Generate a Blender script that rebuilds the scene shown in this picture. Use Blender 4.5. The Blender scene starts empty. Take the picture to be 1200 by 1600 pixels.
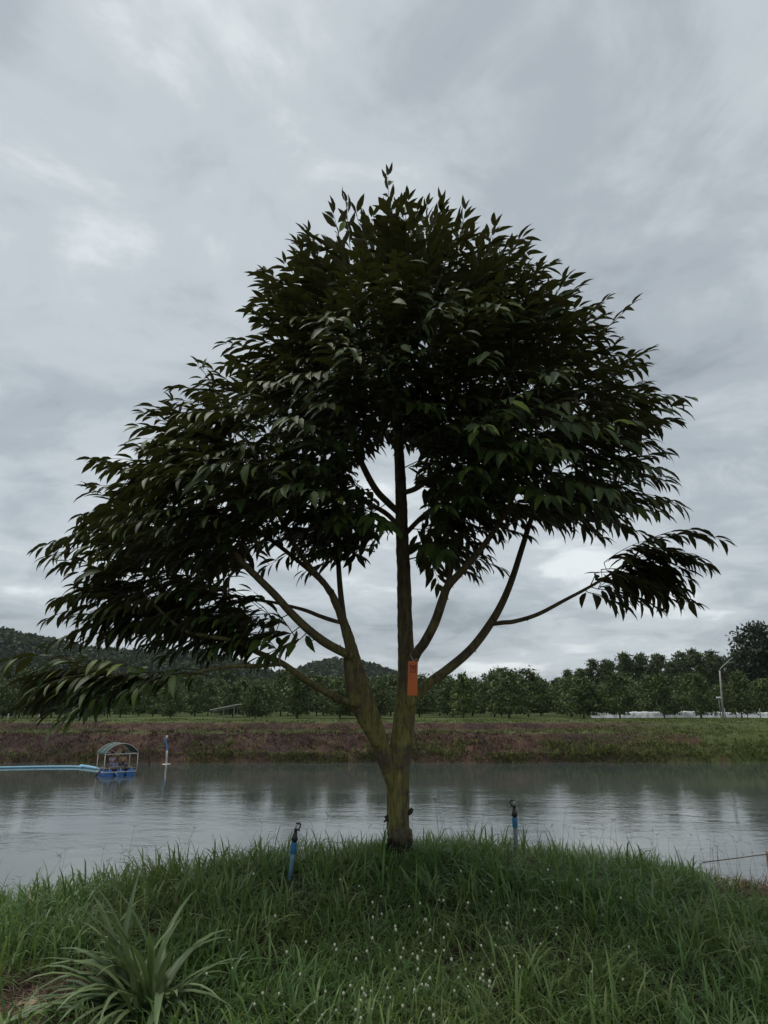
import bpy, bmesh, math, random
import numpy as np
from mathutils import Vector, Matrix, Euler, noise as mnoise

R = math.radians
rng = np.random.default_rng(11)
random.seed(11)
scene = bpy.context.scene
COL = scene.collection

# ------------------------------------------------------------------ camera
FPX, PITCH, CAMZ = 1110.0, R(15.1), 4.3
cam_data = bpy.data.cameras.new('camera')
cam = bpy.data.objects.new('camera', cam_data)
COL.objects.link(cam)
cam.location = (0, 0, CAMZ)
cam.rotation_euler = (math.pi / 2 + PITCH, 0, 0)
cam_data.sensor_fit = 'VERTICAL'
cam_data.sensor_height = 32.0
cam_data.lens = 32.0 * FPX / 1600.0
cam_data.clip_start = 0.05
cam_data.clip_end = 8000
scene.camera = cam

# ------------------------------------------------------------------ world: overcast sky
SUN_EL, SUN_AZ = R(64), R(-62)           # to the left, a little behind the tree
w = bpy.data.worlds.new('World')
scene.world = w
w.use_nodes = True
nt = w.node_tree
nt.nodes.clear()
def N(t, **k):
    n = nt.nodes.new(t)
    for a, b in k.items():
        setattr(n, a, b)
    return n
def L(a, b):
    nt.links.new(a, b)
def math_node(op, a=None, b=None, clamp=False):
    n = N('ShaderNodeMath', operation=op)
    n.use_clamp = clamp
    for i, v in enumerate((a, b)):
        if v is None:
            continue
        if isinstance(v, (int, float)):
            n.inputs[i].default_value = v
        else:
            L(v, n.inputs[i])
    return n.outputs[0]
out = N('ShaderNodeOutputWorld')
bg = N('ShaderNodeBackground')
bg.inputs['Strength'].default_value = 0.1
sky = N('ShaderNodeTexSky', sky_type='NISHITA')
sky.sun_disc = False
sky.sun_elevation = SUN_EL
sky.sun_rotation = SUN_AZ
tc = N('ShaderNodeTexCoord')
sep = N('ShaderNodeSeparateXYZ')
L(tc.outputs['Generated'], sep.inputs[0])
zc = math_node('MAXIMUM', sep.outputs[2], 0.0)
zd = math_node('ADD', zc, 0.22)
u = math_node('DIVIDE', sep.outputs[0], zd)
v = math_node('DIVIDE', sep.outputs[1], zd)
comb = N('ShaderNodeCombineXYZ')
L(u, comb.inputs[0]); L(v, comb.inputs[1])
def cloud_noise(scale, detail, rough, dist, off):
    mp = N('ShaderNodeMapping')
    mp.inputs['Location'].default_value = off
    L(comb.outputs[0], mp.inputs['Vector'])
    n = N('ShaderNodeTexNoise')
    n.inputs['Scale'].default_value = scale
    n.inputs['Detail'].default_value = detail
    n.inputs['Roughness'].default_value = rough
    n.inputs['Distortion'].default_value = dist
    L(mp.outputs[0], n.inputs['Vector'])
    return n.outputs['Fac']
n1 = cloud_noise(1.15, 7, 0.5, 0.35, (12.7, 17.4, 0))
n2 = cloud_noise(3.4, 9, 0.6, 0.4, (10.5, 14.8, 0))
mix12 = math_node('ADD', math_node('MULTIPLY', n1, 0.60), math_node('MULTIPLY', n2, 0.40))
ramp = N('ShaderNodeValToRGB')
cr = ramp.color_ramp
cr.interpolation = 'EASE'
cr.elements[0].position = 0.36; cr.elements[0].color = (2.3/7, 2.6/7, 2.85/7, 1)
cr.elements[1].position = 0.64; cr.elements[1].color = (6.1/7, 6.5/7, 6.6/7, 1)
e = cr.elements.new(0.45); e.color = (3.2/7, 3.55/7, 3.85/7, 1)
e = cr.elements.new(0.54); e.color = (4.1/7, 4.5/7, 4.75/7, 1)
L(mix12, ramp.inputs[0])
# clouds: ramp (scaled) mixed over a thin share of the clear sky behind them
cl = N('ShaderNodeMix', data_type='RGBA', blend_type='MULTIPLY')
cl.inputs[0].default_value = 1.0
L(ramp.outputs[0], cl.inputs[6]); cl.inputs[7].default_value = (6.45, 6.45, 6.4, 1)
mx = N('ShaderNodeMix', data_type='RGBA')
mx.inputs[0].default_value = 0.94
L(sky.outputs[0], mx.inputs[6]); L(cl.outputs[2], mx.inputs[7])
L(mx.outputs[2], bg.inputs['Color'])
L(bg.outputs[0], out.inputs['Surface'])
w.cycles.sampling_method = 'MANUAL'
w.cycles.sample_map_resolution = 512

# ------------------------------------------------------------------ sun behind cloud
sd = bpy.data.lights.new('sun', 'SUN')
sd.energy = 1.5
sd.angle = R(35)
sd.color = (1.0, 0.95, 0.88)
so = bpy.data.objects.new('sun', sd)
COL.objects.link(so)
sun_dir = Vector((math.sin(SUN_AZ) * math.cos(SUN_EL), math.cos(SUN_AZ) * math.cos(SUN_EL), math.sin(SUN_EL)))
so.rotation_euler = sun_dir.to_track_quat('Z', 'Y').to_euler()
so.location = (0, 0, 60)

vs = scene.view_settings
vs.view_transform = 'Standard'
vs.look = 'None'
vs.exposure = 0.56
vs.gamma = 1.0
vs.use_curve_mapping = False
scene.render.engine = 'CYCLES'
scene.cycles.max_bounces = 6
scene.cycles.transparent_max_bounces = 6
scene.cycles.volume_bounces = 0

# ------------------------------------------------------------------ projection helper
FWD = np.array([0, math.cos(PITCH), math.sin(PITCH)])
UP = np.array([0, -math.sin(PITCH), math.cos(PITCH)])
def ray(px, py):
    return np.array([(px - 600) / FPX, 0, 0]) + (800 - py) / FPX * UP + FWD
def at(px, py, Y):
    """World point at ground distance Y seen in the photograph at px, py."""
    d = ray(px, py)
    t = Y / d[1]
    return np.array([0, 0, CAMZ]) + d * t
def project(P):
    P = np.atleast_2d(P) - np.array([0, 0, CAMZ])
    dep = P @ FWD
    return 600 + FPX * P[:, 0] / dep, 800 - FPX * (P @ UP) / dep

# ------------------------------------------------------------------ mesh helpers
def link(o, parent=None):
    COL.objects.link(o)
    if parent is not None:
        o.parent = parent
    return o
def tag(o, label=None, cat=None, group=None, kind=None):
    if label: o['label'] = label
    if cat: o['category'] = cat
    if group: o['group'] = group
    if kind: o['kind'] = kind
    return o
def empty(name, loc=(0, 0, 0), rz=0):
    o = bpy.data.objects.new(name, None)
    o.empty_display_size = 0.2
    o.location = loc
    o.rotation_euler = (0, 0, rz)
    COL.objects.link(o)
    return o
def mesh_np(name, verts, faces_list, smooth=True, mat_idx=None):
    """faces_list: list of int arrays (n,3) or (n,4)."""
    me = bpy.data.meshes.new(name)
    verts = np.asarray(verts, dtype=np.float32)
    me.vertices.add(len(verts))
    me.vertices.foreach_set('co', verts.ravel())
    loops = np.concatenate([f.ravel() for f in faces_list]).astype(np.int32)
    tot = np.concatenate([np.full(len(f), f.shape[1]) for f in faces_list]).astype(np.int32)
    start = np.concatenate([[0], np.cumsum(tot)[:-1]]).astype(np.int32)
    me.loops.add(len(loops))
    me.loops.foreach_set('vertex_index', loops)
    me.polygons.add(len(tot))
    me.polygons.foreach_set('loop_start', start)
    me.polygons.foreach_set('loop_total', tot)
    me.polygons.foreach_set('use_smooth', np.full(len(tot), smooth))
    if mat_idx is not None:
        me.polygons.foreach_set('material_index', mat_idx.astype(np.int32))
    me.update(calc_edges=True)
    me.validate()
    return me
def obj(name, me, mats, parent=None):
    o = bpy.data.objects.new(name, me)
    for m in (mats if isinstance(mats, (list, tuple)) else [mats]):
        if m is not None and m.name not in [x.name for x in me.materials if x]:
            me.materials.append(m)
    return link(o, parent)

class MB:
    """collects simple shapes into one mesh"""
    def __init__(self):
        self.v = []; self.f = []
    def add(self, vs_, fs):
        b = len(self.v)
        self.v += [tuple(p) for p in vs_]
        self.f += [tuple(i + b for i in f) for f in fs]
        return self
    def box(self, c, s, rot=None):
        x, y, z = s[0] / 2, s[1] / 2, s[2] / 2
        P = [Vector((a, b, d)) for a in (-x, x) for b in (-y, y) for d in (-z, z)]
        if rot is not None:
            P = [Euler(rot).to_matrix() @ p for p in P]
        P = [p + Vector(c) for p in P]
        return self.add(P, [(0, 1, 3, 2), (4, 6, 7, 5), (0, 4, 5, 1), (2, 3, 7, 6), (0, 2, 6, 4), (1, 5, 7, 3)])
    def tube(self, pts, rad, sides=8, cap=True):
        v_, f_ = tube_arrays(pts, rad, sides, cap)
        return self.add(v_, f_)
    def lathe(self, prof, sides=16, c=(0, 0, 0)):
        V = []; F = []
        for r, z in prof:
            for k in range(sides):
                a = 2 * math.pi * k / sides
                V.append((c[0] + r * math.cos(a), c[1] + r * math.sin(a), c[2] + z))
        n = len(prof)
        for i in range(n - 1):
            for k in range(sides):
                k2 = (k + 1) % sides
                F.append((i * sides + k, i * sides + k2, (i + 1) * sides + k2, (i + 1) * sides + k))
        F.append(tuple(reversed(range(sides))))
        F.append(tuple(range((n - 1) * sides, n * sides)))
        return self.add(V, F)
    def build(self, name, mat, parent=None, smooth=False, bevel=0):
        me = bpy.data.meshes.new(name)
        me.from_pydata(self.v, [], self.f)
        me.update()
        if smooth:
            for p in me.polygons: p.use_smooth = True
        o = obj(name, me, mat, parent)
        if bevel:
            m = o.modifiers.new('bevel', 'BEVEL'); m.width = bevel; m.segments = 2; m.limit_method = 'ANGLE'
        return o

def tube_arrays(pts, rad, sides=8, cap=True):
    pts = [Vector(p) for p in pts]
    n = len(pts)
    if not hasattr(rad, '__len__'):
        rad = [rad] * n
    V = []; F = []
    prev = None
    for i in range(n):
        t = (pts[min(i + 1, n - 1)] - pts[max(i - 1, 0)]).normalized()
        if prev is None:
            a = Vector((1, 0, 0)) if abs(t.x) < 0.9 else Vector((0, 1, 0))
            nx = t.cross(a).normalized()
        else:
            nx = (prev - t * prev.dot(t)).normalized()
        prev = nx
        ny = t.cross(nx)
        for k in range(sides):
            an = 2 * math.pi * k / sides
            V.append(pts[i] + (nx * math.cos(an) + ny * math.sin(an)) * rad[i])
    for i in range(n - 1):
        for k in range(sides):
            k2 = (k + 1) % sides
            F.append((i * sides + k, i * sides + k2, (i + 1) * sides + k2, (i + 1) * sides + k))
    if cap:
        F.append(tuple(reversed(range(sides))))
        F.append(tuple(range((n - 1) * sides, n * sides)))
    return V, F

def smooth_path(P, rad, per=5):
    """Catmull-Rom through P (k,3) with radii"""
    P = np.asarray(P, float); rad = np.asarray(rad, float)
    Q = np.vstack([2 * P[0] - P[1], P, 2 * P[-1] - P[-2]])
    o_p = []; o_r = []
    for i in range(len(P) - 1):
        p0, p1, p2, p3 = Q[i], Q[i + 1], Q[i + 2], Q[i + 3]
        for j in range(per):
            t = j / per
            o_p.append(0.5 * (2 * p1 + (p2 - p0) * t + (2 * p0 - 5 * p1 + 4 * p2 - p3) * t * t + (3 * p1 - p0 - 3 * p2 + p3) * t ** 3))
            o_r.append(rad[i] * (1 - t) + rad[i + 1] * t)
    o_p.append(P[-1]); o_r.append(rad[-1])
    return np.array(o_p), np.array(o_r)

# ------------------------------------------------------------------ materials
def newmat(name):
    m = bpy.data.materials.new(name)
    m.use_nodes = True
    t = m.node_tree
    t.nodes.clear()
    o = t.nodes.new('ShaderNodeOutputMaterial')
    b = t.nodes.new('ShaderNodeBsdfPrincipled')
    t.links.new(b.outputs[0], o.inputs[0])
    return m, t, b, o
def rgba(c):
    return (c[0], c[1], c[2], 1)
def noise_node(t, vec, scale, detail=4, rough=0.55, dist=0.0):
    n = t.nodes.new('ShaderNodeTexNoise')
    n.inputs['Scale'].default_value = scale
    n.inputs['Detail'].default_value = detail
    n.inputs['Roughness'].default_value = rough
    n.inputs['Distortion'].default_value = dist
    if vec is not None:
        t.links.new(vec, n.inputs['Vector'])
    return n.outputs['Fac']
def ramp_node(t, fac, stops):
    r = t.nodes.new('ShaderNodeValToRGB')
    c = r.color_ramp
    c.elements[0].position = stops[0][0]; c.elements[0].color = rgba(stops[0][1])
    c.elements[1].position = stops[-1][0]; c.elements[1].color = rgba(stops[-1][1])
    for p, col in stops[1:-1]:
        e_ = c.elements.new(p); e_.color = rgba(col)
    t.links.new(fac, r.inputs[0])
    return r.outputs[0]
def mixc(t, fac, a, b, blend='MIX'):
    m = t.nodes.new('ShaderNodeMix'); m.data_type = 'RGBA'; m.blend_type = blend
    for i, x in ((0, fac), (6, a), (7, b)):
        if isinstance(x, (int, float)):
            m.inputs[i].default_value = x
        elif isinstance(x, tuple):
            m.inputs[i].default_value = rgba(x)
        else:
            t.links.new(x, m.inputs[i])
    return m.outputs[2]
def mth(t, op, a, b=None, clamp=False):
    n = t.nodes.new('ShaderNodeMath'); n.operation = op; n.use_clamp = clamp
    for i, x in enumerate((a, b)):
        if x is None: continue
        if isinstance(x, (int, float)): n.inputs[i].default_value = x
        else: t.links.new(x, n.inputs[i])
    return n.outputs[0]
def maprange(t, x, a, b, c=0.0, d=1.0):
    n = t.nodes.new('ShaderNodeMapRange'); n.interpolation_type = 'SMOOTHSTEP'
    t.links.new(x, n.inputs[0])
    for i, v_ in enumerate((a, b, c, d)): n.inputs[i + 1].default_value = v_
    return n.outputs[0]
def bump(t, b, h, strength, dist):
    n = t.nodes.new('ShaderNodeBump')
    n.inputs['Strength'].default_value = strength
    n.inputs['Distance'].default_value = dist
    t.links.new(h, n.inputs['Height'])
    t.links.new(n.outputs[0], b.inputs['Normal'])
def simple(name, c1, c2=None, scale=8, rough=0.6, bmp=0.0, bdist=0.01, metallic=0.0, spec=0.5):
    m, t, b, o = newmat(name)
    tcn = t.nodes.new('ShaderNodeTexCoord')
    f = noise_node(t, tcn.outputs['Object'], scale, 5, 0.6)
    c2 = c2 or tuple(x * 0.75 for x in c1)
    t.links.new(ramp_node(t, f, [(0.3, c1), (0.7, c2)]), b.inputs['Base Color'])
    b.inputs['Roughness'].default_value = rough
    b.inputs['Metallic'].default_value = metallic
    b.inputs['Specular IOR Level'].default_value = spec
    if bmp:
        bump(t, b, noise_node(t, tcn.outputs['Object'], scale * 3, 4), bmp, bdist)
    return m
def leaf_mat(name, stops, under=None, rough=0.45, transl=0.2, tcol=(0.08, 0.12, 0.02), spec=0.4, patch=None):
    """foliage: colour differs leaf by leaf (per loose island and per object)"""
    m, t, b, o = newmat(name)
    g = t.nodes.new('ShaderNodeNewGeometry')
    oi = t.nodes.new('ShaderNodeObjectInfo')
    rnd = mth(t, 'FRACT', mth(t, 'ADD', g.outputs['Random Per Island'], oi.outputs['Random']))
    colr = ramp_node(t, rnd, stops)
    if patch:
        f = noise_node(t, g.outputs['Position'], patch[0], 3, 0.6)
        colr = mixc(t, maprange(t, f, 0.4, 0.62), colr, mixc(t, 1.0, colr, patch[1], 'MULTIPLY'))
    if under:
        colr = mixc(t, g.outputs['Backfacing'], colr, under)
    t.links.new(colr, b.inputs['Base Color'])
    b.inputs['Roughness'].default_value = rough
    b.inputs['Specular IOR Level'].default_value = spec
    if transl:
        tr = t.nodes.new('ShaderNodeBsdfTranslucent')
        t.links.new(mixc(t, 0.5, colr, tcol), tr.inputs[0])
        ms = t.nodes.new('ShaderNodeMixShader')
        ms.inputs[0].default_value = transl
        t.links.new(b.outputs[0], ms.inputs[1]); t.links.new(tr.outputs[0], ms.inputs[2])
        t.links.new(ms.outputs[0], o.inputs[0])
    return m

# ------------------------------------------------------------------ terrain
def vnoise(x, y, s, seed=0, oct_=3):
    """cheap value noise, vectorised"""
    x = np.asarray(x, float) * s; y = np.asarray(y, float) * s
    tot = np.zeros(np.broadcast(x, y).shape); amp = 1.0; nrm = 0
    for o_ in range(oct_):
        xi = np.floor(x).astype(np.int64); yi = np.floor(y).astype(np.int64)
        xf = x - xi; yf = y - yi
        xf = xf * xf * (3 - 2 * xf); yf = yf * yf * (3 - 2 * yf)
        def h_(a, b):
            n = (a * 374761393 + b * 668265263 + (seed + o_) * 974634) & 0x7fffffff
            n = ((n ^ (n >> 13)) * 1274126177) & 0x7fffffff
            return ((n ^ (n >> 16)) & 0xffff) / 65535.0
        tot += amp * ((h_(xi, yi) * (1 - xf) + h_(xi + 1, yi) * xf) * (1 - yf) + (h_(xi, yi + 1) * (1 - xf) + h_(xi + 1, yi + 1) * xf) * yf)
        nrm += amp; amp *= 0.5; x = x * 2.03; y = y * 2.03
    return tot / nrm
def sstep(a, b, x):
    t_ = np.clip((x - a) / (b - a), 0, 1)
    return t_ * t_ * (3 - 2 * t_)
def edge_y(x):
    return 6.75 + np.where(x < 0, 0.42 * np.maximum(x, -6), 0.2 * np.minimum(x, 6)) + 0.25 * (vnoise(x, 0 * x, 0.6, 5) - 0.5)
def far_y(x):
    return 56.5 + 1.6 * (vnoise(x, 0 * x + 3, 0.12, 9) - 0.5) + 0.9 * (vnoise(x, 0 * x + 3, 0.6, 19) - 0.5)
PD = np.array([-8, -4, 0, 0.5, 1.6, 3.4, 5.6, 6.4, 7.6, 9.0, 14, 3000])
PZ = np.array([-1.5, -1.2, 0, 0.55, 0.95, 1.85, 2.02, 2.15, 2.62, 2.74, 2.78, 2.9])
def ground_z(x, y):
    x = np.asarray(x, float); y = np.asarray(y, float)
    plate = 2.70 + 0.50 * np.exp(-((np.abs(x + 0.25) / np.where(x > 0, 3.05, 3.7)) ** 3 + ((y - 6.3) / 2.2) ** 2))
    plate = plate + 0.10 * (vnoise(x, y, 1.3, 1) - 0.5)
    s = y - edge_y(x)
    near = plate - 0.62 * (0.5 * (s + np.sqrt(s * s + 0.35)))
    near = np.maximum(near, -1.5)
    d = np.maximum(y - far_y(x), np.abs(x) - 85 + 3 * (vnoise(y, 0 * y, 0.1, 3) - .5))
    far = np.interp(d, PD, PZ)
    slope = sstep(-0.5, 1, d) * (1 - sstep(9, 12, d))
    far = far + slope * (0.55 * (vnoise(x, y, 0.45, 21, 4) - 0.5) + 0.25 * (vnoise(x, y, 2.2, 31) - 0.5))
    far = far + (1 - slope) * sstep(9, 14, d) * 0.25 * (vnoise(x, y, 0.12, 41) - 0.5)
    return np.maximum(near, np.where(d > -8, far, -1.5))
def gz(x, y):
    return float(ground_z(np.array([x]), np.array([y]))[0])
def ground_hit(px, py, y0=1.5, y1=12, lift=0.0):
    Y = np.linspace(y0, y1, 600)
    d = ray(px, py)
    P = np.array([0, 0, CAMZ]) + d[None, :] * (Y / d[1])[:, None]
    below = P[:, 2] < ground_z(P[:, 0], P[:, 1]) + lift
    i = int(np.argmax(below))
    return P[i] if below.any() else P[-1]

def build_ground():
    def axis(parts):
        a = [np.arange(p, q, s) for p, q, s in parts]
        return np.unique(np.concatenate(a))
    xs = axis([(-2500, -400, 300), (-400, -100, 25), (-100, -40, 2.0), (-40, -6, 0.45), (-6, 6, 0.12), (6, 40, 0.45), (40, 100, 2.0), (100, 400, 25), (400, 2600, 300)])
    ys = axis([(-300, -20, 40), (-20, 0, 2), (0, 12, 0.12), (12, 52, 2.0), (52, 68, 0.3), (68, 100, 1.5), (100, 400, 20), (400, 3200, 300)])
    X, Y = np.meshgrid(xs, ys)
    Z = ground_z(X, Y)
    V = np.stack([X, Y, Z], -1).reshape(-1, 3)
    nx, ny = len(xs), len(ys)
    i = np.arange(nx * ny).reshape(ny, nx)
    F = np.stack([i[:-1, :-1], i[:-1, 1:], i[1:, 1:], i[1:, :-1]], -1).reshape(-1, 4)
    m, t, b, o = newmat('soil_and_turf')
    g = t.nodes.new('ShaderNodeNewGeometry')
    pos = g.outputs['Position']
    sx = t.nodes.new('ShaderNodeSeparateXYZ'); t.links.new(pos, sx.inputs[0])
    big = noise_node(t, pos, 0.22, 4, 0.6, 0.4)
    mid = noise_node(t, pos, 1.1, 6, 0.65, 0.3)
    fine = noise_node(t, pos, 9, 5, 0.65)
    red = ramp_node(t, mid, [(0.3, (0.040, 0.022, 0.018)), (0.5, (0.072, 0.041, 0.030)), (0.7, (0.125, 0.075, 0.050))])
    dark = ramp_node(t, fine, [(0.3, (0.024, 0.014, 0.013)), (0.7, (0.058, 0.035, 0.030))])
    soil = mixc(t, maprange(t, big, 0.45, 0.6), red, dark)
    turf = ramp_node(t, fine, [(0.3, (0.045, 0.065, 0.02)), (0.7, (0.095, 0.12, 0.035))])
    # turf grows on the flat land behind the bank and on a strip of its terrace
    top = maprange(t, mth(t, 'ADD', sx.outputs[2], mth(t, 'MULTIPLY', mid, 0.35)), 2.78, 2.92)
    strip = mth(t, 'MULTIPLY', maprange(t, sx.outputs[2], 1.9, 1.98), mth(t, 'SUBTRACT', 1.0, maprange(t, sx.outputs[2], 2.12, 2.25)))
    strip = mth(t, 'MULTIPLY', strip, maprange(t, mid, 0.4, 0.55))
    side = mth(t, 'MULTIPLY', maprange(t, sx.outputs[0], 14, 30), maprange(t, big, 0.38, 0.5))
    far = maprange(t, sx.outputs[1], 40, 44)
    gm = mth(t, 'MULTIPLY', far, mth(t, 'MAXIMUM', mth(t, 'MAXIMUM', top, strip), side))
    col = mixc(t, gm, soil, turf)
    t.links.new(col, b.inputs['Base Color'])
    b.inputs['Roughness'].default_value = 0.95
    b.inputs['Specular IOR Level'].default_value = 0.2
    bump(t, b, mth(t, 'ADD', fine, mid), 0.8, 0.12)
    o_ = obj('ground', mesh_np('ground', V, [F]), m)
    tag(o_, 'brown earth bank and grassy land around the pond', 'ground', kind='structure')
build_ground()

def build_water():
    m, t, b, o = newmat('pond_water')
    g = t.nodes.new('ShaderNodeNewGeometry')
    pos = g.outputs['Position']
    mp = t.nodes.new('ShaderNodeMapping'); mp.inputs['Scale'].default_value = (0.55, 1.0, 1.0)
    mp.inputs['Rotation'].default_value = (0, 0, R(12))
    t.links.new(pos, mp.inputs['Vector'])
    r1 = noise_node(t, mp.outputs[0], 5.5, 3, 0.55, 0.6)
    r2 = noise_node(t, mp.outputs[0], 1.6, 2, 0.5, 0.3)
    mp2 = t.nodes.new('ShaderNodeMapping'); mp2.inputs['Scale'].default_value = (0.4, 1.0, 1.0)
    t.links.new(pos, mp2.inputs['Vector'])
    sx = t.nodes.new('ShaderNodeSeparateXYZ'); t.links.new(pos, sx.inputs[0])
    wind = maprange(t, noise_node(t, mp2.outputs[0], 0.16, 3, 0.6), 0.35, 0.65, 0.35, 1.0)
    calm = maprange(t, sx.outputs[1], 30, 50, 1.0, 0.30)     # lee of the far bank is calmer
    h = mth(t, 'MULTIPLY', mth(t, 'ADD', r1, mth(t, 'MULTIPLY', r2, 1.6)), mth(t, 'MULTIPLY', wind, calm))
    bump(t, b, h, 0.30, 0.03)
    b.inputs['Base Color'].default_value = (0.052, 0.066, 0.060, 1)
    b.inputs['Roughness'].default_value = 0.04
    b.inputs['IOR'].default_value = 1.5
    V = np.array([(-95, 3, 0), (95, 3, 0), (95, 62, 0), (-95, 62, 0)])
    o_ = obj('water', mesh_np('water', V, [np.array([[0, 1, 2, 3]])]), m)
    tag(o_, 'still grey green pond water reflecting the cloudy sky', 'water', kind='structure')
build_water()

# ------------------------------------------------------------------ hills
def build_hill(prof, Y0, wy_front, wy_back, label, m):
    """prof: silhouette as (px, py) at distance Y0"""
    pts = np.array([at(px, py, Y0) for px, py in prof])
    xs = np.linspace(pts[0, 0], pts[-1, 0], 90)
    ridge = np.interp(xs, pts[:, 0], pts[:, 2])
    k = np.ones(5) / 5
    ridge = np.convolve(np.pad(ridge, 2, 'edge'), k, 'valid')
    ys = np.concatenate([np.linspace(Y0 - 2.2 * wy_front, Y0, 26), np.linspace(Y0, Y0 + 2.2 * wy_back, 18)[1:]])
    X, Yg = np.meshgrid(xs, ys)
    wv = np.where(Yg < Y0, wy_front, wy_back)
    fall = np.exp(-((Yg - Y0) / wv) ** 2)
    Z = 1.0 + (ridge[None, :] - 1.0 - 3.0) * fall * (0.86 + 0.28 * vnoise(X, Yg, 0.012, 77) * (1 - np.exp(-((Yg - Y0) / 60.0) ** 2)))
    V = np.stack([X, Yg, Z], -1).reshape(-1, 3)
    i = np.arange(X.size).reshape(X.shape)
    F = np.stack([i[:-1, :-1], i[:-1, 1:], i[1:, 1:], i[1:, :-1]], -1).reshape(-1, 4)
    o = obj('hill', mesh_np('hill', V, [F]), m)
    tag(o, label, 'hill', kind='structure')
    return X, Yg, Z
hill_m = simple('hill_soil', (0.035, 0.045, 0.022), (0.05, 0.055, 0.03), 0.05, 0.95)
HILLS = [
    build_hill([(-500, 1010), (-330, 962), (-170, 945), (-60, 955), (0, 968), (60, 984), (120, 1001), (180, 1012), (240, 1010), (320, 1013), (375, 1028), (430, 1056), (480, 1075), (540, 1092), (600, 1104)], 520, 120, 160,
             'long wooded hill sloping down behind the orchard', hill_m),
    build_hill([(330, 1100), (380, 1080), (420, 1066), (460, 1047), (500, 1032), (530, 1027), (565, 1031), (595, 1040), (625, 1056), (655, 1080), (690, 1102)], 700, 110, 160,
             'rounded wooded hill rising behind the trunk of the tagged tree', hill_m),
    build_hill([(560, 1100), (610, 1075), (650, 1064), (675, 1066), (700, 1070), (730, 1080), (770, 1090), (830, 1104)], 900, 110, 160,
             'small distant wooded hill half hidden behind orchard trees', hill_m),
]

def leaf_quads(C, size, up_bias=0.35, aspect=0.55, seed=0, droop=0.0):
    """leaf-shaped rhombs at centres C with random facing"""
    r = np.random.default_rng(seed)
    n = len(C)
    size = np.broadcast_to(size, (n,))
    nrm = r.normal(size=(n, 3)); nrm[:, 2] += up_bias * 2
    nrm /= np.linalg.norm(nrm, axis=1)[:, None]
    a = r.normal(size=(n, 3)); a[:, 2] -= droop
    a -= nrm * (a * nrm).sum(1)[:, None]
    a /= np.linalg.norm(a, axis=1)[:, None]
    b = np.cross(nrm, a)
    s = size[:, None]
    V = np.stack([C - a * s, C + b * s * aspect - a * s * .1 - nrm * s * .1, C + a * s, C - b * s * aspect - a * s * .1 - nrm * s * .1], 1).reshape(-1, 3)
    F = np.arange(n * 4).reshape(n, 4)
    return V, F

hill_leaf = leaf_mat('hill_foliage', [(0.0, (0.022, 0.038, 0.016)), (0.6, (0.04, 0.062, 0.024)), (1.0, (0.065, 0.085, 0.03))], None, 0.7, 0.1, spec=0.15, patch=(0.012, (0.7, 0.72, 0.8)))
def build_hill_forest():
    r = np.random.default_rng(5)
    Cs = []; Ss = []
    def crowns(x, y, z, rad, per):
        n = len(x)
        d = r.normal(size=(n, per, 3)); d /= np.linalg.norm(d, axis=2)[:, :, None]
        d[:, :, 2] = np.abs(d[:, :, 2]) * 0.9 + 0.05
        q = 0.75 + 0.3 * r.random((n, per, 1))
        P = np.stack([x, y, z], -1)[:, None, :] + d * q * rad[:, None, None] * np.array([1, 1, 1.15])
        Cs.append(P.reshape(-1, 3)); Ss.append(np.repeat(rad * 0.42, per))
    for k, (X, Yg, Z) in enumerate(HILLS):
        half = X.shape[0] * 26 // 43 + 2
        nt_ = (4200, 2200, 900)[k]
        i = r.random(nt_) ** 0.8 * (half - 1.01); j = r.random(nt_) * (X.shape[1] - 1.01)
        i0 = i.astype(int); j0 = j.astype(int); fi = i - i0; fj = j - j0
        def bl(A):
            return (A[i0, j0] * (1 - fi) * (1 - fj) + A[i0 + 1, j0] * fi * (1 - fj) + A[i0, j0 + 1] * (1 - fi) * fj + A[i0 + 1, j0 + 1] * fi * fj)
        x, y, z = bl(X), bl(Yg), bl(Z)
        rad = r.uniform(2.6, 5.0, nt_) * (1.0, 1.15, 1.3)[k]
        crowns(x, y, z + r.uniform(-0.5, 2.5, nt_), rad, 26)
    # woodland on the flat land between the orchard and the hills
    n = 1500
    y = r.uniform(185, 420, n); x = (r.random(n) * 2 - 1) * 0.62 * y
    rad = r.uniform(2.4, 4.2, n)
    crowns(x, y, 3.0 + r.uniform(1.5, 4.5, n) + np.where(x < -40, 1.5, 0), rad, 30)
    C = np.concatenate(Cs); S = np.concatenate(Ss)
    V, F = leaf_quads(C, S * r.uniform(0.7, 1.3, len(S)), 0.5, 0.7, 3)
    o = obj('woodland', mesh_np('woodland', V, [F], False), hill_leaf)
    tag(o, 'dense dark forest covering the hills and the flat land before them', 'forest', kind='stuff')
build_hill_forest()

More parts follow.
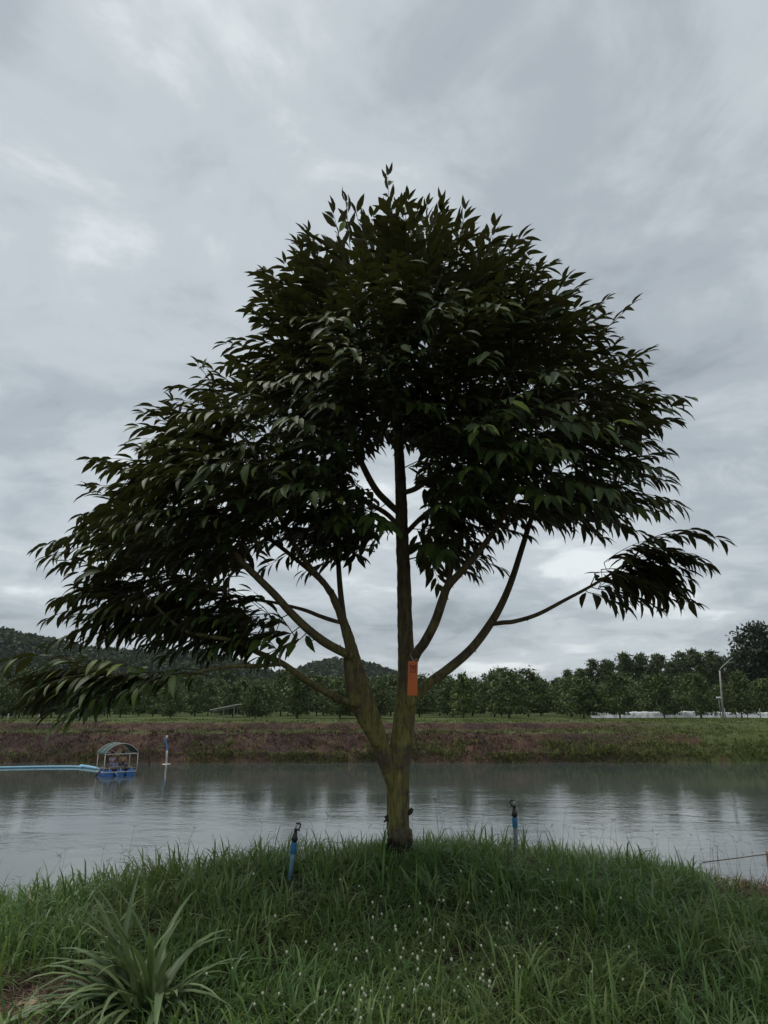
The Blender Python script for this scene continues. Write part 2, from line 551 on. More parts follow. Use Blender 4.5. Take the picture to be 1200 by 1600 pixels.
# ------------------------------------------------------------------ background trees
def make_tree(name, h, rad, crown_lo, seed, leafm, trunkm, n_leaf=1500, leaf=0.22, conic=0.5, trunk_r=0.09, clumps=60):
    r = np.random.default_rng(seed)
    root = empty(name)
    T = MB()
    top = Vector((r.uniform(-.15, .15), r.uniform(-.15, .15), h * 0.85))
    pth = [Vector((0, 0, -0.3)), Vector((0, 0, h * 0.2)), top * 0.6 + Vector((r.uniform(-.1, .1), 0, 0)), top]
    T.tube(pth, [trunk_r * 1.15, trunk_r, trunk_r * 0.6, 0.02], 7)
    # clumps of leaves over a cone-to-dome outline
    C = []
    zc_ = crown_lo * h
    for k in range(clumps):
        tt = (k + r.random()) / clumps
        z = zc_ + (h - zc_) * tt
        lim = rad * ((1 - tt) ** conic * (0.55 + 0.45 * min(1, tt / 0.22)))
        a = r.random() * 2 * math.pi
        q = lim * math.sqrt(r.random()) * (0.75 + 0.5 * r.random())
        c = np.array([q * math.cos(a), q * math.sin(a), z - 0.12 * q])
        C.append(c)
        if k % 3 == 0:
            s = Vector((0, 0, max(h * 0.18, z - 0.5 * q - 0.2)))
            e_ = Vector(c)
            T.tube([s, s.lerp(e_, .5) + Vector((0, 0, -.06 * q)), e_], [trunk_r * .4, trunk_r * .25, .01], 5)
    T.build('trunk', trunkm, root, True)
    C = np.array(C)
    per = n_leaf // clumps
    sp = rad * 0.23
    d = r.normal(size=(clumps, per, 3)) * np.array([sp, sp, sp * 0.62]) * 0.62
    P = (C[:, None, :] + d).reshape(-1, 3)
    P = P[P[:, 2] > crown_lo * h * 0.8]
    V, F = leaf_quads(P, leaf * r.uniform(0.6, 1.3, len(P)), 0.5, 0.42, seed, 0.5)
    obj('crown', mesh_np('crown', V, [F], False), leafm, root)
    return root
def copy_tree(o, parent=None):
    c = o.copy()
    COL.objects.link(c)
    c.parent = parent
    for ch in o.children:
        copy_tree(ch, c)
    return c

G0 = [(0.0, (0.030, 0.050, 0.016)), (0.6, (0.068, 0.100, 0.026)), (1.0, (0.12, 0.155, 0.042))]
orch_m = leaf_mat('orchard_leaves', G0, None, 0.55, 0.12, spec=0.3)
orch_pale = leaf_mat('young_orchard_leaves', [(0.0, (0.05, 0.08, 0.018)), (0.6, (0.10, 0.14, 0.03)), (1.0, (0.15, 0.18, 0.04))], None, 0.55, 0.15, spec=0.3)
for_m = leaf_mat('forest_leaves', [(0.0, (0.026, 0.040, 0.014)), (0.6, (0.055, 0.076, 0.024)), (1.0, (0.095, 0.12, 0.035))], None, 0.6, 0.12, spec=0.25)
dark_m = leaf_mat('dark_forest_leaves', [(0.0, (0.014, 0.024, 0.014)), (0.7, (0.026, 0.04, 0.02)), (1.0, (0.045, 0.06, 0.026))], None, 0.6, 0.08, spec=0.25)
btrunk = simple('far_trunk_bark', (0.10, 0.085, 0.065), (0.055, 0.045, 0.035), 6, 0.9)
ptrunk = simple('pale_trunk_bark', (0.22, 0.20, 0.17), (0.12, 0.11, 0.09), 6, 0.9)

def set_out(protos, spots, label, cat, group, used):
    for (x, y, s, k) in spots:
        p = protos[k]
        if k not in used:
            o = p; used.add(k)
        else:
            o = copy_tree(p)
        o.location = (x, y, gz(x, y) - 0.05)
        o.rotation_euler = (0, 0, random.uniform(0, 6.28))
        o.scale = (s * random.uniform(.92, 1.1), s * random.uniform(.92, 1.1), s)
        tag(o, label, cat, group)

def orchard():
    protos = [make_tree('orchard_tree', 4.3 + 0.25 * k, 2.35 + 0.2 * (k % 3), 0.12, 40 + k, orch_m, btrunk, 2600, 0.19, (0.42, .55, .5, .38, .6)[k]) for k in range(5)]
    used = set(); spots = []; front = []
    for row, Y in enumerate((79, 86.5, 94, 102, 111, 121)):
        px = -80 + (row % 2) * 26
        while px < 1290:
            yy = Y + random.uniform(-1.2, 1.2)
            x = (px - 600) / FPX * yy / math.cos(PITCH) * 0.985
            skip = (row == 0 and (300 < px < 395 or 150 < px < 215)) or random.random() < 0.06
            if not skip and not (row == 0 and abs(px - 722) < 28):
                s = random.uniform(0.82, 1.12)
                if px < 420: s *= 0.9 + 0.02 * row
                if px > 880: s *= 0.95
                (front if row == 0 else spots).append((x, yy, s, random.randrange(5)))
            px += random.uniform(46, 70) * 79 / Y * (1.12 if px > 880 else 1)
    sides = [('over the raft boat', -99, -20), ('before the rounded hill', -20, 5), ('past the netting end', 5, 22), ('beside the white netting', 22, 99)]
    for word, xa, xb in sides:
        set_out(protos, [q for q in front if xa <= q[0] < xb], 'dark green fruit tree in the front orchard row ' + word, 'tree', 'front row orchard trees ' + word, used)
        set_out(protos, [q for q in spots if xa <= q[0] * 79 / q[1] < xb], 'dark green fruit tree in the back orchard rows ' + word, 'tree', 'back row orchard trees ' + word, used)
    pale = make_tree('orchard_tree', 4.6, 1.7, 0.14, 61, orch_pale, btrunk, 1500, 0.19, 0.62)
    p = at(724, 1118, 78.5); pale.location = (p[0], p[1], gz(p[0], p[1]) - .05)
    tag(pale, 'bright yellow green fruit tree among the dark orchard rows', 'tree')
orchard()

def forest():
    protos = [make_tree('forest_tree', 11 + k, 2.9 + 0.25 * (k % 2), 0.22, 80 + k, for_m, ptrunk, 2200, 0.36, (0.35, 0.45, 0.3, .4)[k], 0.12, 70) for k in range(4)]
    used = set(); spots = []
    # behind the orchard on the side of the lamp post: rises towards the big dark tree
    for Y, step in ((150, 27), (160, 28), (171, 28), (184, 30)):
        px = 830 + random.uniform(0, 20)
        while px < 1260:
            toppy = np.interp(px, [830, 880, 930, 960, 1050, 1150, 1260], [1064, 1056, 1040, 1033, 1029, 1024, 1016]) + random.uniform(-5, 7)
            P = at(px, toppy, Y)
            hh = P[2] - 2.8
            spots.append((P[0], Y, hh / 12.3, random.randrange(4)))
            px += random.uniform(.7, 1.3) * step
    set_out(protos, spots, 'tall forest tree in the wood rising behind the orchard near the street lamp', 'tree', 'forest trees behind the lamp post', used)
    spots = []
    # the lower wood on the other side, before the long hill
    for Y, step in ((140, 34), (155, 36), (170, 38)):
        px = -60
        while px < 640:
            toppy = np.interp(px, [-60, 60, 200, 260, 400, 640], [1046, 1050, 1058, 1070, 1074, 1078]) + random.uniform(-4, 6)
            P = at(px, toppy, Y)
            hh = P[2] - 2.8
            spots.append((P[0], Y, hh / 12.3, random.randrange(4)))
            px += random.uniform(.7, 1.3) * step
    set_out(protos, spots, 'lower forest tree in the wood at the foot of the long hill', 'tree', 'forest trees at the foot of the long hill', used)
    big = make_tree('forest_tree', 14.0, 6.2, 0.12, 99, dark_m, btrunk, 5200, 0.42, 0.4, 0.3, 130)
    P = at(1200, 1118, 118); big.location = (P[0], P[1], gz(P[0], P[1]) - .1)
    tag(big, 'huge dark broad tree towering over the orchard beside the lamp post', 'tree')
forest()

# ------------------------------------------------------------------ the tagged tree
TY = 6.0                                   # distance of its trunk
bark, t, b, o = newmat('olive_bark')
tcn = t.nodes.new('ShaderNodeTexCoord')
P_ = tcn.outputs['Object']
mp = t.nodes.new('ShaderNodeMapping'); mp.inputs['Scale'].default_value = (1, 1, 0.16)
t.links.new(P_, mp.inputs['Vector'])
crack = noise_node(t, mp.outputs[0], 38, 5, 0.7, 0.6)
patch = noise_node(t, P_, 5, 5, 0.65, 0.3)
speck = noise_node(t, P_, 70, 3, 0.6)
sxyz = t.nodes.new('ShaderNodeSeparateXYZ'); t.links.new(P_, sxyz.inputs[0])
brown = ramp_node(t, crack, [(0.3, (0.035, 0.026, 0.018)), (0.5, (0.085, 0.068, 0.042)), (0.72, (0.13, 0.105, 0.07))])
moss = ramp_node(t, crack, [(0.3, (0.045, 0.038, 0.014)), (0.5, (0.150, 0.135, 0.042)), (0.72, (0.26, 0.235, 0.085))])
mossy = mth(t, 'MULTIPLY', maprange(t, patch, 0.36, 0.58), maprange(t, sxyz.outputs[2], 5.2, 4.2, 0.25, 1.0))
c_ = mixc(t, mossy, brown, moss)
c_ = mixc(t, maprange(t, speck, 0.62, 0.72), c_, (0.17, 0.16, 0.12))
# charred foot of the trunk, with a ragged upper edge
foot = maprange(t, mth(t, 'ADD', sxyz.outputs[2], mth(t, 'MULTIPLY', patch, -0.5)), 3.12, 3.03)
c_ = mixc(t, foot, c_, (0.016, 0.012, 0.010))
t.links.new(c_, b.inputs['Base Color'])
b.inputs['Roughness'].default_value = 0.88
b.inputs['Specular IOR Level'].default_value = 0.25
bump(t, b, mth(t, 'ADD', crack, mth(t, 'MULTIPLY', speck, 0.3)), 0.9, 0.012)

def limb(pts, dYs):
    """pts: (px, py, width px); dYs: depth offset(s)"""
    out_p = []; out_r = []
    for k, (x, y, wpx) in enumerate(pts):
        dY = np.interp(k / (len(pts) - 1), np.linspace(0, 1, len(dYs)), dYs)
        p = at(x, y, TY + dY)
        dep = (p - np.array([0, 0, CAMZ])) @ FWD
        out_p.append(p); out_r.append(wpx / 2 / FPX * dep)
    return smooth_path(out_p, out_r, 6)

MAIN = limb([(626, 1350, 44), (624, 1318, 38), (622, 1290, 36), (622, 1250, 36), (622, 1205, 37), (627, 1165, 36), (632, 1120, 34), (635, 1080, 31), (635, 1035, 27), (633, 980, 24.5),
             (631, 900, 22), (628, 830, 20.5), (626, 760, 18), (622, 680, 15), (618, 600, 12), (615, 500, 9), (611, 400, 6), (609, 340, 4)], [0, 0, 0.05, 0.1, 0.1, 0.05])
LEFT = limb([(618, 1262, 20), (614, 1222, 26), (602, 1185, 27), (588, 1145, 28), (574, 1100, 27), (562, 1062, 24), (552, 1025, 21), (542, 988, 16.5), (530, 955, 13), (516, 925, 11), (501, 905, 10), (478, 878, 9), (455, 842, 8.5), (432, 795, 8), (418, 750, 7), (405, 690, 5)], [0, -0.1, -0.2, -0.35, -0.3])
LFUSE = limb([(590, 1165, 14), (570, 1130, 18), (555, 1098, 17), (546, 1060, 15), (541, 1015, 10)], [-.12, -.18, -.2])
B_UP = limb([(537, 968, 10), (532, 925, 9), (529, 885, 8), (527, 845, 7.5), (524, 790, 7), (520, 720, 5.5), (512, 650, 4)], [-0.22, 0.1, 0.4])
B_A = limb([(548, 1025, 13), (530, 1016, 14), (508, 1004, 14.5), (482, 984, 13.5), (455, 958, 12.5), (430, 930, 12), (402, 902, 11), (376, 876, 10), (352, 842, 9), (332, 800, 7.5), (312, 750, 6), (290, 700, 4)], [-0.22, -0.45, -0.6, -0.4])
B_B = limb([(562, 1102, 10), (540, 1096, 11.5), (518, 1086, 11.5), (480, 1064, 10.5), (440, 1036, 9.5), (402, 1019, 8.5), (364, 1001, 7.5), (322, 994, 6.5), (288, 985, 6), (258, 962, 5), (232, 935, 4)], [-0.2, -0.5, -0.75, -0.8])
B_LOW = limb([(442, 1037, 7), (410, 1040, 6.5), (370, 1041, 6), (330, 1046, 5.5), (290, 1055, 5), (250, 1061, 5), (205, 1060, 4.5), (165, 1053, 4), (125, 1040, 3), (100, 1026, 2)], [-0.62, -0.85, -1.05, -1.15])
B_C = limb([(532, 973, 6), (515, 968, 7), (498, 962, 6.5), (478, 954, 6), (452, 947, 5), (420, 940, 4.5), (372, 934, 3.5), (330, 915, 3)], [-0.22, 0.1, 0.35])
B_D = limb([(641, 1048, 12), (652, 1020, 15), (664, 1003, 15.5), (680, 972, 15), (692, 937, 14.5), (700, 916, 13), (722, 892, 11), (745, 866, 10), (770, 832, 9), (798, 785, 7.5), (820, 720, 6), (835, 650, 4.5)], [0.0, -0.25, -0.45, -0.5])
B_D2 = limb([(697, 922, 9), (704, 893, 8), (711, 860, 7.5), (724, 815, 6.5), (735, 760, 5.5), (742, 700, 4)], [-0.3, -0.05, 0.2])
B_E = limb([(640, 1102, 12), (655, 1083, 15), (672, 1066, 15), (702, 1044, 15), (736, 1014, 14), (765, 976, 13), (785, 941, 11.5), (801, 902, 10), (815, 858, 9), (832, 805, 8), (855, 745, 7), (880, 690, 5), (900, 620, 4)], [0.0, 0.15, 0.35, 0.4])
B_F = limb([(766, 976, 6), (784, 973, 7.5), (804, 971, 7), (840, 960, 6.5), (882, 938, 5.5), (930, 912, 4.5), (978, 880, 3.5), (1010, 850, 2.5)], [0.2, 0.1, -0.1, -0.3])
B_G = limb([(622, 800, 10), (606, 785, 11), (588, 766, 10.5), (571, 736, 10), (556, 700, 9), (540, 640, 7), (520, 560, 5)], [0.08, -0.2, -0.5])
B_H = limb([(632, 770, 8), (655, 760, 9), (690, 730, 8), (730, 690, 7), (775, 630, 5.5), (810, 560, 4)], [0.08, -0.4, -0.8])
B_I = limb([(624, 690, 7), (650, 650, 7), (690, 600, 6), (730, 530, 5), (765, 460, 3.5)], [0.06, 0.4, 0.6])
B_J = limb([(620, 640, 7), (590, 600, 6.5), (550, 540, 5.5), (510, 480, 4), (480, 430, 3)], [0.06, 0.3, 0.5])
B_K = limb([(628, 830, 8), (600, 800, 8), (540, 770, 7), (470, 740, 6), (400, 700, 5), (340, 650, 4)], [0.08, 0.5, 0.9])
B_L = limb([(628, 840, 8), (670, 800, 8), (740, 760, 7), (820, 720, 6), (900, 680, 5), (960, 640, 3.5)], [0.08, 0.6, 1.0])
B_M = limb([(618, 590, 6), (630, 560, 6), (660, 500, 5), (690, 430, 3.5)], [0.05, -0.5, -0.9])
B_N = limb([(617, 580, 6), (590, 560, 5.5), (560, 500, 5), (545, 430, 3.5)], [0.05, -0.5, -0.9])
B_O = limb([(520, 925, 7), (470, 880, 7), (400, 830, 6.5), (310, 800, 5.5), (230, 790, 4.5), (170, 800, 3)], [-0.3, -0.1, 0.0, 0.0])
B_P = limb([(830, 812, 6), (880, 790, 6), (940, 770, 5), (990, 750, 3.5)], [0.4, 0.1, -0.2])
BRANCHES = [B_UP, B_A, B_B, B_LOW, B_C, B_D, B_D2, B_E, B_F, B_G, B_H, B_I, B_J, B_K, B_L, B_M, B_N, B_O, B_P]

tree_root = empty('fruit_tree', tuple(at(624, 1340, TY)))
tag(tree_root, 'large leafy fruit tree with an orange tag standing on the grassy mound', 'tree')
tree_root_inv = Matrix.Translation(-tree_root.location)
def part(name, me, mats, parent=tree_root):
    o = obj(name, me, mats, parent)
    o.matrix_parent_inverse = tree_root_inv
    return o
def from_mb(mb, name):
    me = bpy.data.meshes.new(name)
    me.from_pydata(mb.v, [], mb.f)
    me.update()
    for p in me.polygons: p.use_smooth = True
    return me
tm = MB()
for (P, r) in (MAIN, LEFT, LFUSE):
    tm.tube(P, r, 14)
# root flare
for a in np.linspace(0, 6.0, 6):
    c = at(624, 1318, TY); g0 = gz(c[0], c[1])
    d = np.array([math.cos(a), math.sin(a), 0])
    tm.tube([np.array([c[0], c[1], g0 + .22]) + d * 0.05, np.array([c[0], c[1], g0 + .07]) + d * 0.07, np.array([c[0], c[1], g0 - .06]) + d * 0.14], [.05, .045, .03], 8)
# fused starts of the limbs so that they grow out of the stem
for (P, r) in (B_A, B_B, B_D, B_E):
    tm.tube(P[:12], r[:12] * np.linspace(1.12, 0.97, 12), 10)
trunk = part('trunk', from_mb(tm, 'trunk'), bark)
md = trunk.modifiers.new('fuse', 'REMESH'); md.mode = 'VOXEL'; md.voxel_size = 0.0085; md.use_smooth_shade = True
md = trunk.modifiers.new('soften', 'SMOOTH'); md.factor = 0.5; md.iterations = 6
tx = bpy.data.textures.new('knots', 'CLOUDS'); tx.noise_scale = 0.07; tx.noise_depth = 2
md = trunk.modifiers.new('knots', 'DISPLACE'); md.texture = tx; md.strength = 0.012; md.mid_level = 0.5
# charred knobs of cut branches low on the trunk
for (x, y, s) in ((606, 1279, -1), (641, 1268, 1)):
    c = at(x, y, TY - 0.02)
    kb = MB()
    kb.tube([c + np.array([-.05 * s, 0, -.02]), c + np.array([0.0, -.01, .0]), c + np.array([.018 * s, -.012, .022])], [.024, .022, .012], 8)
    if s < 0:
        kb.tube([c + np.array([0, -.01, 0]), c + np.array([-.03, -.02, -.022])], [.012, .007], 6)
        kb.tube([c + np.array([.028, -.025, -.01]), c + np.array([.036, -.035, -.10]), c + np.array([.046, -.03, -.2])], [.016, .014, .006], 6)
    part('branch_stub', from_mb(kb, 'branch_stub'), simple('charred_wood', (0.012, 0.010, 0.009), (0.03, 0.022, 0.018), 30, 0.9))
for (P, r) in BRANCHES:
    kb = MB(); kb.tube(P, r, 9)
    # small twig scars along the limb
    for q in range(6, len(P) - 8, 9):
        d = np.array([random.uniform(-1, 1), random.uniform(-1, .3), random.uniform(-.6, .6)]); d /= np.linalg.norm(d)
        kb.tube([P[q], P[q] + d * (r[q] + .012)], [.008, .004], 5)
    part('branch', from_mb(kb, 'branch'), bark)

# --- leaf canopy: twig starts spread through the crown, then joined back to the nearest limb
def in_poly(poly, x, y):
    poly = np.asarray(poly, float)
    ins = np.zeros(len(x), bool)
    j = len(poly) - 1
    for i in range(len(poly)):
        xi, yi = poly[i]; xj, yj = poly[j]
        c = ((yi > y) != (yj > y)) & (x < (xj - xi) * (y - yi) / (yj - yi + 1e-9) + xi)
        ins ^= c; j = i
    return ins
def edge_dist(poly, x, y):
    poly = np.asarray(poly, float); best = np.full(len(x), 1e9)
    for i in range(len(poly)):
        a = poly[i - 1]; b_ = poly[i]
        ab = b_ - a
        t_ = np.clip(((x - a[0]) * ab[0] + (y - a[1]) * ab[1]) / (ab @ ab), 0, 1)
        best = np.minimum(best, np.hypot(x - a[0] - t_ * ab[0], y - a[1] - t_ * ab[1]))
    return best
CROWN = [(612, 378), (565, 392), (522, 430), (468, 478), (458, 535), (418, 590), (365, 628), (330, 675), (280, 722), (225, 765), (178, 812), (160, 850), (200, 868), (270, 862), (330, 885), (395, 880), (425, 850),
         (455, 800), (490, 830), (520, 845), (560, 845), (598, 850), (600, 800), (575, 770), (552, 735), (565, 705), (610, 690), (645, 690), (662, 760), (652, 850), (672, 872), (700, 830), (730, 815),
         (770, 800), (820, 815), (870, 815), (930, 805), (965, 790), (975, 740), (972, 660), (952, 610), (922, 575), (905, 532), (862, 512), (805, 488), (778, 445), (732, 412), (698, 392), (650, 385)]
LOWL = [(175, 905), (230, 880), (300, 893), (350, 905), (400, 930), (440, 985), (420, 1010), (380, 1000), (330, 985), (290, 975), (230, 985), (180, 975), (165, 940)]
SPRAY = [(135, 1036), (160, 1044), (215, 1056), (250, 1060), (240, 1070), (190, 1072), (150, 1055)]
LOWR = [(885, 930), (920, 892), (975, 862), (1020, 838), (1028, 852), (1000, 890), (955, 912), (900, 936)]
r = np.random.default_rng(23)
def fill(poly, n, half, centre, shell):
    poly = np.asarray(poly, float)
    x = r.uniform(poly[:, 0].min(), poly[:, 0].max(), n * 6); y = r.uniform(poly[:, 1].min(), poly[:, 1].max(), n * 6)
    k = in_poly(poly, x, y)
    x = x[k][:n]; y = y[k][:n]
    d = edge_dist(poly, x, y)
    q = np.clip(d / 230.0, 0, 1)
    hd = half * np.sqrt(np.clip(1 - (1 - q) ** 2, 0.03, 1))
    s = np.sign(r.uniform(-1, 1, len(x))) * r.random(len(x)) ** shell
    return np.array([at(a, b_, TY + centre + c) for a, b_, c in zip(x, y, s * hd)])
TW = np.concatenate([fill(CROWN, 1050, 1.75, 0.1, 0.6), fill([(480, 800), (600, 790), (605, 868), (560, 872), (530, 862), (490, 850)], 26, .5, 0, 1), fill([(640, 800), (690, 790), (690, 870), (650, 885)], 14, .4, .2, 1), fill([(420, 960), (450, 985), (480, 1000), (470, 1012), (420, 1015), (370, 1005)], 10, .3, -.5, 1), fill([(560,420),(690,420),(760,520),(800,640),(700,690),(560,690),(470,640),(480,520)], 170, 1.2, 0.1, 1), fill(LOWL, 75, 0.6, -0.45, 1), fill(SPRAY, 24, 0.35, -1.05, 1), fill([(270,1045),(330,1040),(335,1052),(275,1058)], 4, 0.2, -.95, 1), fill(LOWR, 36, 0.45, -0.05, 1)])
axis_x = at(622, 760, TY)[0]

nodes = np.concatenate([B[0] for B in BRANCHES] + [MAIN[0][40:]])
node_r = np.concatenate([B[1] for B in BRANCHES] + [MAIN[1][40:]])
tips = []; paths = []
tw_mb = MB()
order = np.argsort([np.min(np.linalg.norm(nodes - p, axis=1)) for p in TW])
for i in order:
    p = TW[i]
    dv = p - nodes
    dist = np.linalg.norm(dv, axis=1)
    back = np.hypot(nodes[:, 0] - axis_x, nodes[:, 1] - TY) - math.hypot(p[0] - axis_x, p[1] - TY)
    cost = dist + 0.9 * np.maximum(back + 0.05, 0) + 0.35 * np.maximum(nodes[:, 2] - p[2], 0)
    k = int(np.argmin(cost))
    a = nodes[k]
    n_s = max(2, int(dist[k] / 0.12))
    mid = (a + p) / 2 + np.array([r.normal() * .04, r.normal() * .04, -0.06 * dist[k]]) * min(1, dist[k])
    ts = np.linspace(0, 1, n_s + 1)[:, None]
    path = (1 - ts) ** 2 * a + 2 * ts * (1 - ts) * mid + ts ** 2 * p
    r0 = min(node_r[k] * 0.8, 0.004 + 0.012 * dist[k])
    rr = np.linspace(r0, 0.0035, len(path))
    if dist[k] > 0.02:
        tw_mb.tube(path, rr, 5, False)
    nodes = np.vstack([nodes, path[1:]]); node_r = np.concatenate([node_r, rr[1:]])
    paths.append(path)
    tan = path[-1] - path[-2]; tips.append((p, tan / (np.linalg.norm(tan) + 1e-9), None))

# leading shoots that stand up against the sky: base px -> tip px, depth offset
for (x0, y0, x1, y1, dy) in [(611, 405, 606, 276, 0.05), (548, 400, 541, 318, -0.2), (665, 385, 668, 322, 0.1), (690, 385, 693, 318, -0.2), (715, 392, 727, 330, 0.1), (640, 400, 628, 330, -0.1), (575, 400, 570, 345, .2),
                          (505, 430, 482, 366, 0.1), (440, 480, 414, 430, 0.0), (812, 455, 824, 392, 0.1), (830, 480, 845, 420, -0.3), (895, 520, 945, 470, 0.0), (940, 520, 985, 478, 0.1), (765, 420, 770, 370, 0.0), (345, 620, 312, 572, -.1), (290, 670, 270, 630, -.1)]:
    a = at(x0, y0, TY + dy); e_ = at(x1, y1, TY + dy - .05)
    tips.append((a, (e_ - a) / np.linalg.norm(e_ - a), np.linalg.norm(e_ - a)))

LP = []; LD = []; LN = []; LS = []           # leaf base, direction, normal, length
zlo, zhi = at(600, 900, TY)[2], at(600, 330, TY)[2]
Z = np.array([0, 0, 1.0])
for (p, tan, lead) in tips:
    u_ = float(np.clip((p[2] - zlo) / (zhi - zlo), -0.25, 1))
    outw = np.array([p[0] - axis_x, (p[1] - TY) * 0.9, 0]); rad = np.linalg.norm(outw); outw /= rad + 1e-6
    if lead:
        d = tan.copy(); Lg = lead * 1.0
    else:
        d = outw * min(1, 0.35 + 0.5 * rad) * (1.15 - 0.6 * max(u_, 0) ** 2) + tan * 0.35 + Z * (0.95 * max(u_, 0) ** 1.5 + 0.12) + r.normal(size=3) * 0.28
        d /= np.linalg.norm(d); Lg = r.uniform(0.30, 0.62)
    n_l = int(Lg / 0.042) if not lead else int(Lg / 0.055)
    seg = Lg / n_l
    pos = p.copy(); path = [pos.copy()]
    roll = r.random() * 6.28
    for k in range(n_l):
        if not lead:
            d = d + Z * (-0.055 + 0.05 * max(u_, 0)); d[2] = max(d[2], -0.4); d /= np.linalg.norm(d)
        pos = pos + d * seg; path.append(pos.copy())
        s = 1 if k % 2 else -1
        if abs(d[2]) < 0.8:
            side = np.cross(d, Z); side /= np.linalg.norm(side)
        else:
            an = roll + k * 2.6
            side = np.array([math.cos(an), math.sin(an), 0]); side -= d * (side @ d); side /= np.linalg.norm(side); s = 1
        upn = np.cross(side, d); upn *= np.sign(upn[2]) if abs(upn[2]) > .05 else 1
        g = (-0.42 + 0.46 * max(u_, 0)) + r.normal() * 0.2
        if lead: g = 0.1
        ld = d * (0.9 if not lead else 0.85) + side * s * r.uniform(0.45, 0.8) + Z * g + r.normal(size=3) * 0.1
        ld /= np.linalg.norm(ld)
        nn = upn + side * s * (-0.25) + r.normal(size=3) * 0.3 + Z * 0.3
        nn -= ld * (nn @ ld); nn /= np.linalg.norm(nn)
        tt = k / max(1, n_l - 1)
        LP.append(pos + ld * 0.018); LD.append(ld); LN.append(nn); LS.append(r.uniform(0.165, 0.245) * (1.0 - 0.25 * tt) * (0.85 if lead else 1))
    LP.append(pos + d * 0.01); LD.append(d / np.linalg.norm(d)); nn = np.cross(np.cross(d, Z), d); LN.append(nn / (np.linalg.norm(nn) + 1e-9)); LS.append(0.12)
    tw_mb.tube(path, np.linspace(0.0042, 0.0018, len(path)), 4, False)
# leaves along the outer part of the longer twigs too
for path in paths:
    seg_ = np.linalg.norm(np.diff(path, axis=0), axis=1); tot = seg_.sum()
    if tot < 0.10: continue
    cum = np.concatenate([[0], np.cumsum(seg_)])
    for k, q in enumerate(np.arange(max(0.06, tot * 0.3), tot, 0.055)):
        i = min(int(np.searchsorted(cum, q)) - 1, len(seg_) - 1)
        d = path[i + 1] - path[i]; d = d / (np.linalg.norm(d) + 1e-9)
        pos = path[i] + d * (q - cum[i])
        side = np.cross(d, Z); side /= np.linalg.norm(side) + 1e-9
        s = 1 if k % 2 else -1
        ld = d * 0.6 + side * s * r.uniform(.4, .8) + Z * (-0.5 + r.normal() * .15); ld /= np.linalg.norm(ld)
        nn = Z + side * s * -.25 + r.normal(size=3) * .3; nn -= ld * (nn @ ld); nn /= np.linalg.norm(nn)
        LP.append(pos + ld * .015); LD.append(ld); LN.append(nn); LS.append(r.uniform(.14, .2))
LP, LD, LN, LS = map(np.array, (LP, LD, LN, LS))
tw = part('twigs', from_mb(tw_mb, 'twigs'), simple('twig_bark', (0.06, 0.045, 0.025), (0.035, 0.026, 0.018), 20, 0.85))
tag(tw, kind='stuff')

def leaf_shape(wd=0.3, fold=0.16, bend=0.30, tw_=0.0):
    rows = [(0.22, 0.78), (0.48, 1.0), (0.76, 0.62)]
    V = [(0, 0, 0)]
    for (x, h) in rows:
        hw = wd / 2 * h
        zc2 = -bend * x * x
        V += [(x, -hw, zc2 + fold * hw + tw_ * x * hw), (x, 0, zc2), (x, hw, zc2 + fold * hw - tw_ * x * hw)]
    V.append((1.0, 0, -bend * 1.15))
    Q = [(1, 4, 5, 2), (2, 5, 6, 3), (4, 7, 8, 5), (5, 8, 9, 6)]
    T = [(0, 1, 2), (0, 2, 3), (7, 10, 8), (8, 10, 9)]
    return np.array(V), np.array(Q), np.array(T)
SHAPES = [leaf_shape(r.uniform(.25, .34), r.uniform(.2, .7), r.uniform(.08, .42), r.uniform(-.5, .5)) for _ in range(8)]
LB = np.cross(LN, LD)
sh = r.integers(0, 8, len(LP))
leaf_main = leaf_mat('fruit_tree_leaf', [(0.0, (0.020, 0.038, 0.010)), (0.45, (0.036, 0.062, 0.014)), (0.8, (0.055, 0.085, 0.018)), (0.96, (0.075, 0.105, 0.02)), (1.0, (0.15, 0.19, 0.03))], (0.055, 0.050, 0.022), 0.5, 0.12, (0.10, 0.13, 0.015), 0.2)
# the 300 leaves nearest the lens that hang clear in view become pieces of their own
px, py = project(LP)
dep = (LP - np.array([0, 0, CAMZ])) @ FWD
score = LS / dep * np.abs((LN * ((LP - np.array([0, 0, CAMZ])) / dep[:, None])).sum(1)).clip(0.15)
front = LP[:, 1] < TY + 0.1
cand = np.where(front & (dep < np.quantile(dep, 0.45)))[0]
big = cand[np.argsort(-score[cand])[:300]]
mask = np.ones(len(LP), bool); mask[big] = False
VV = []; QQ = []; TT = []; off = 0
for k in range(8):
    idx = np.where(mask & (sh == k))[0]
    v0, q0, t0 = SHAPES[k]
    W = (LP[idx][:, None, :] + LS[idx][:, None, None] * (v0[None, :, 0, None] * LD[idx][:, None, :] + v0[None, :, 1, None] * LB[idx][:, None, :] + v0[None, :, 2, None] * LN[idx][:, None, :])).reshape(-1, 3)
    ar = (np.arange(len(idx)) * len(v0))[:, None, None] + off
    VV.append(W); QQ.append((q0[None] + ar).reshape(-1, 4)); TT.append((t0[None] + ar).reshape(-1, 3)); off += len(W)
fol = part('foliage', mesh_np('foliage', np.concatenate(VV), [np.concatenate(QQ), np.concatenate(TT)]), leaf_main)
tag(fol, kind='stuff')
leaf_me = [mesh_np('leaf', v0, [q0, t0]) for (v0, q0, t0) in SHAPES]
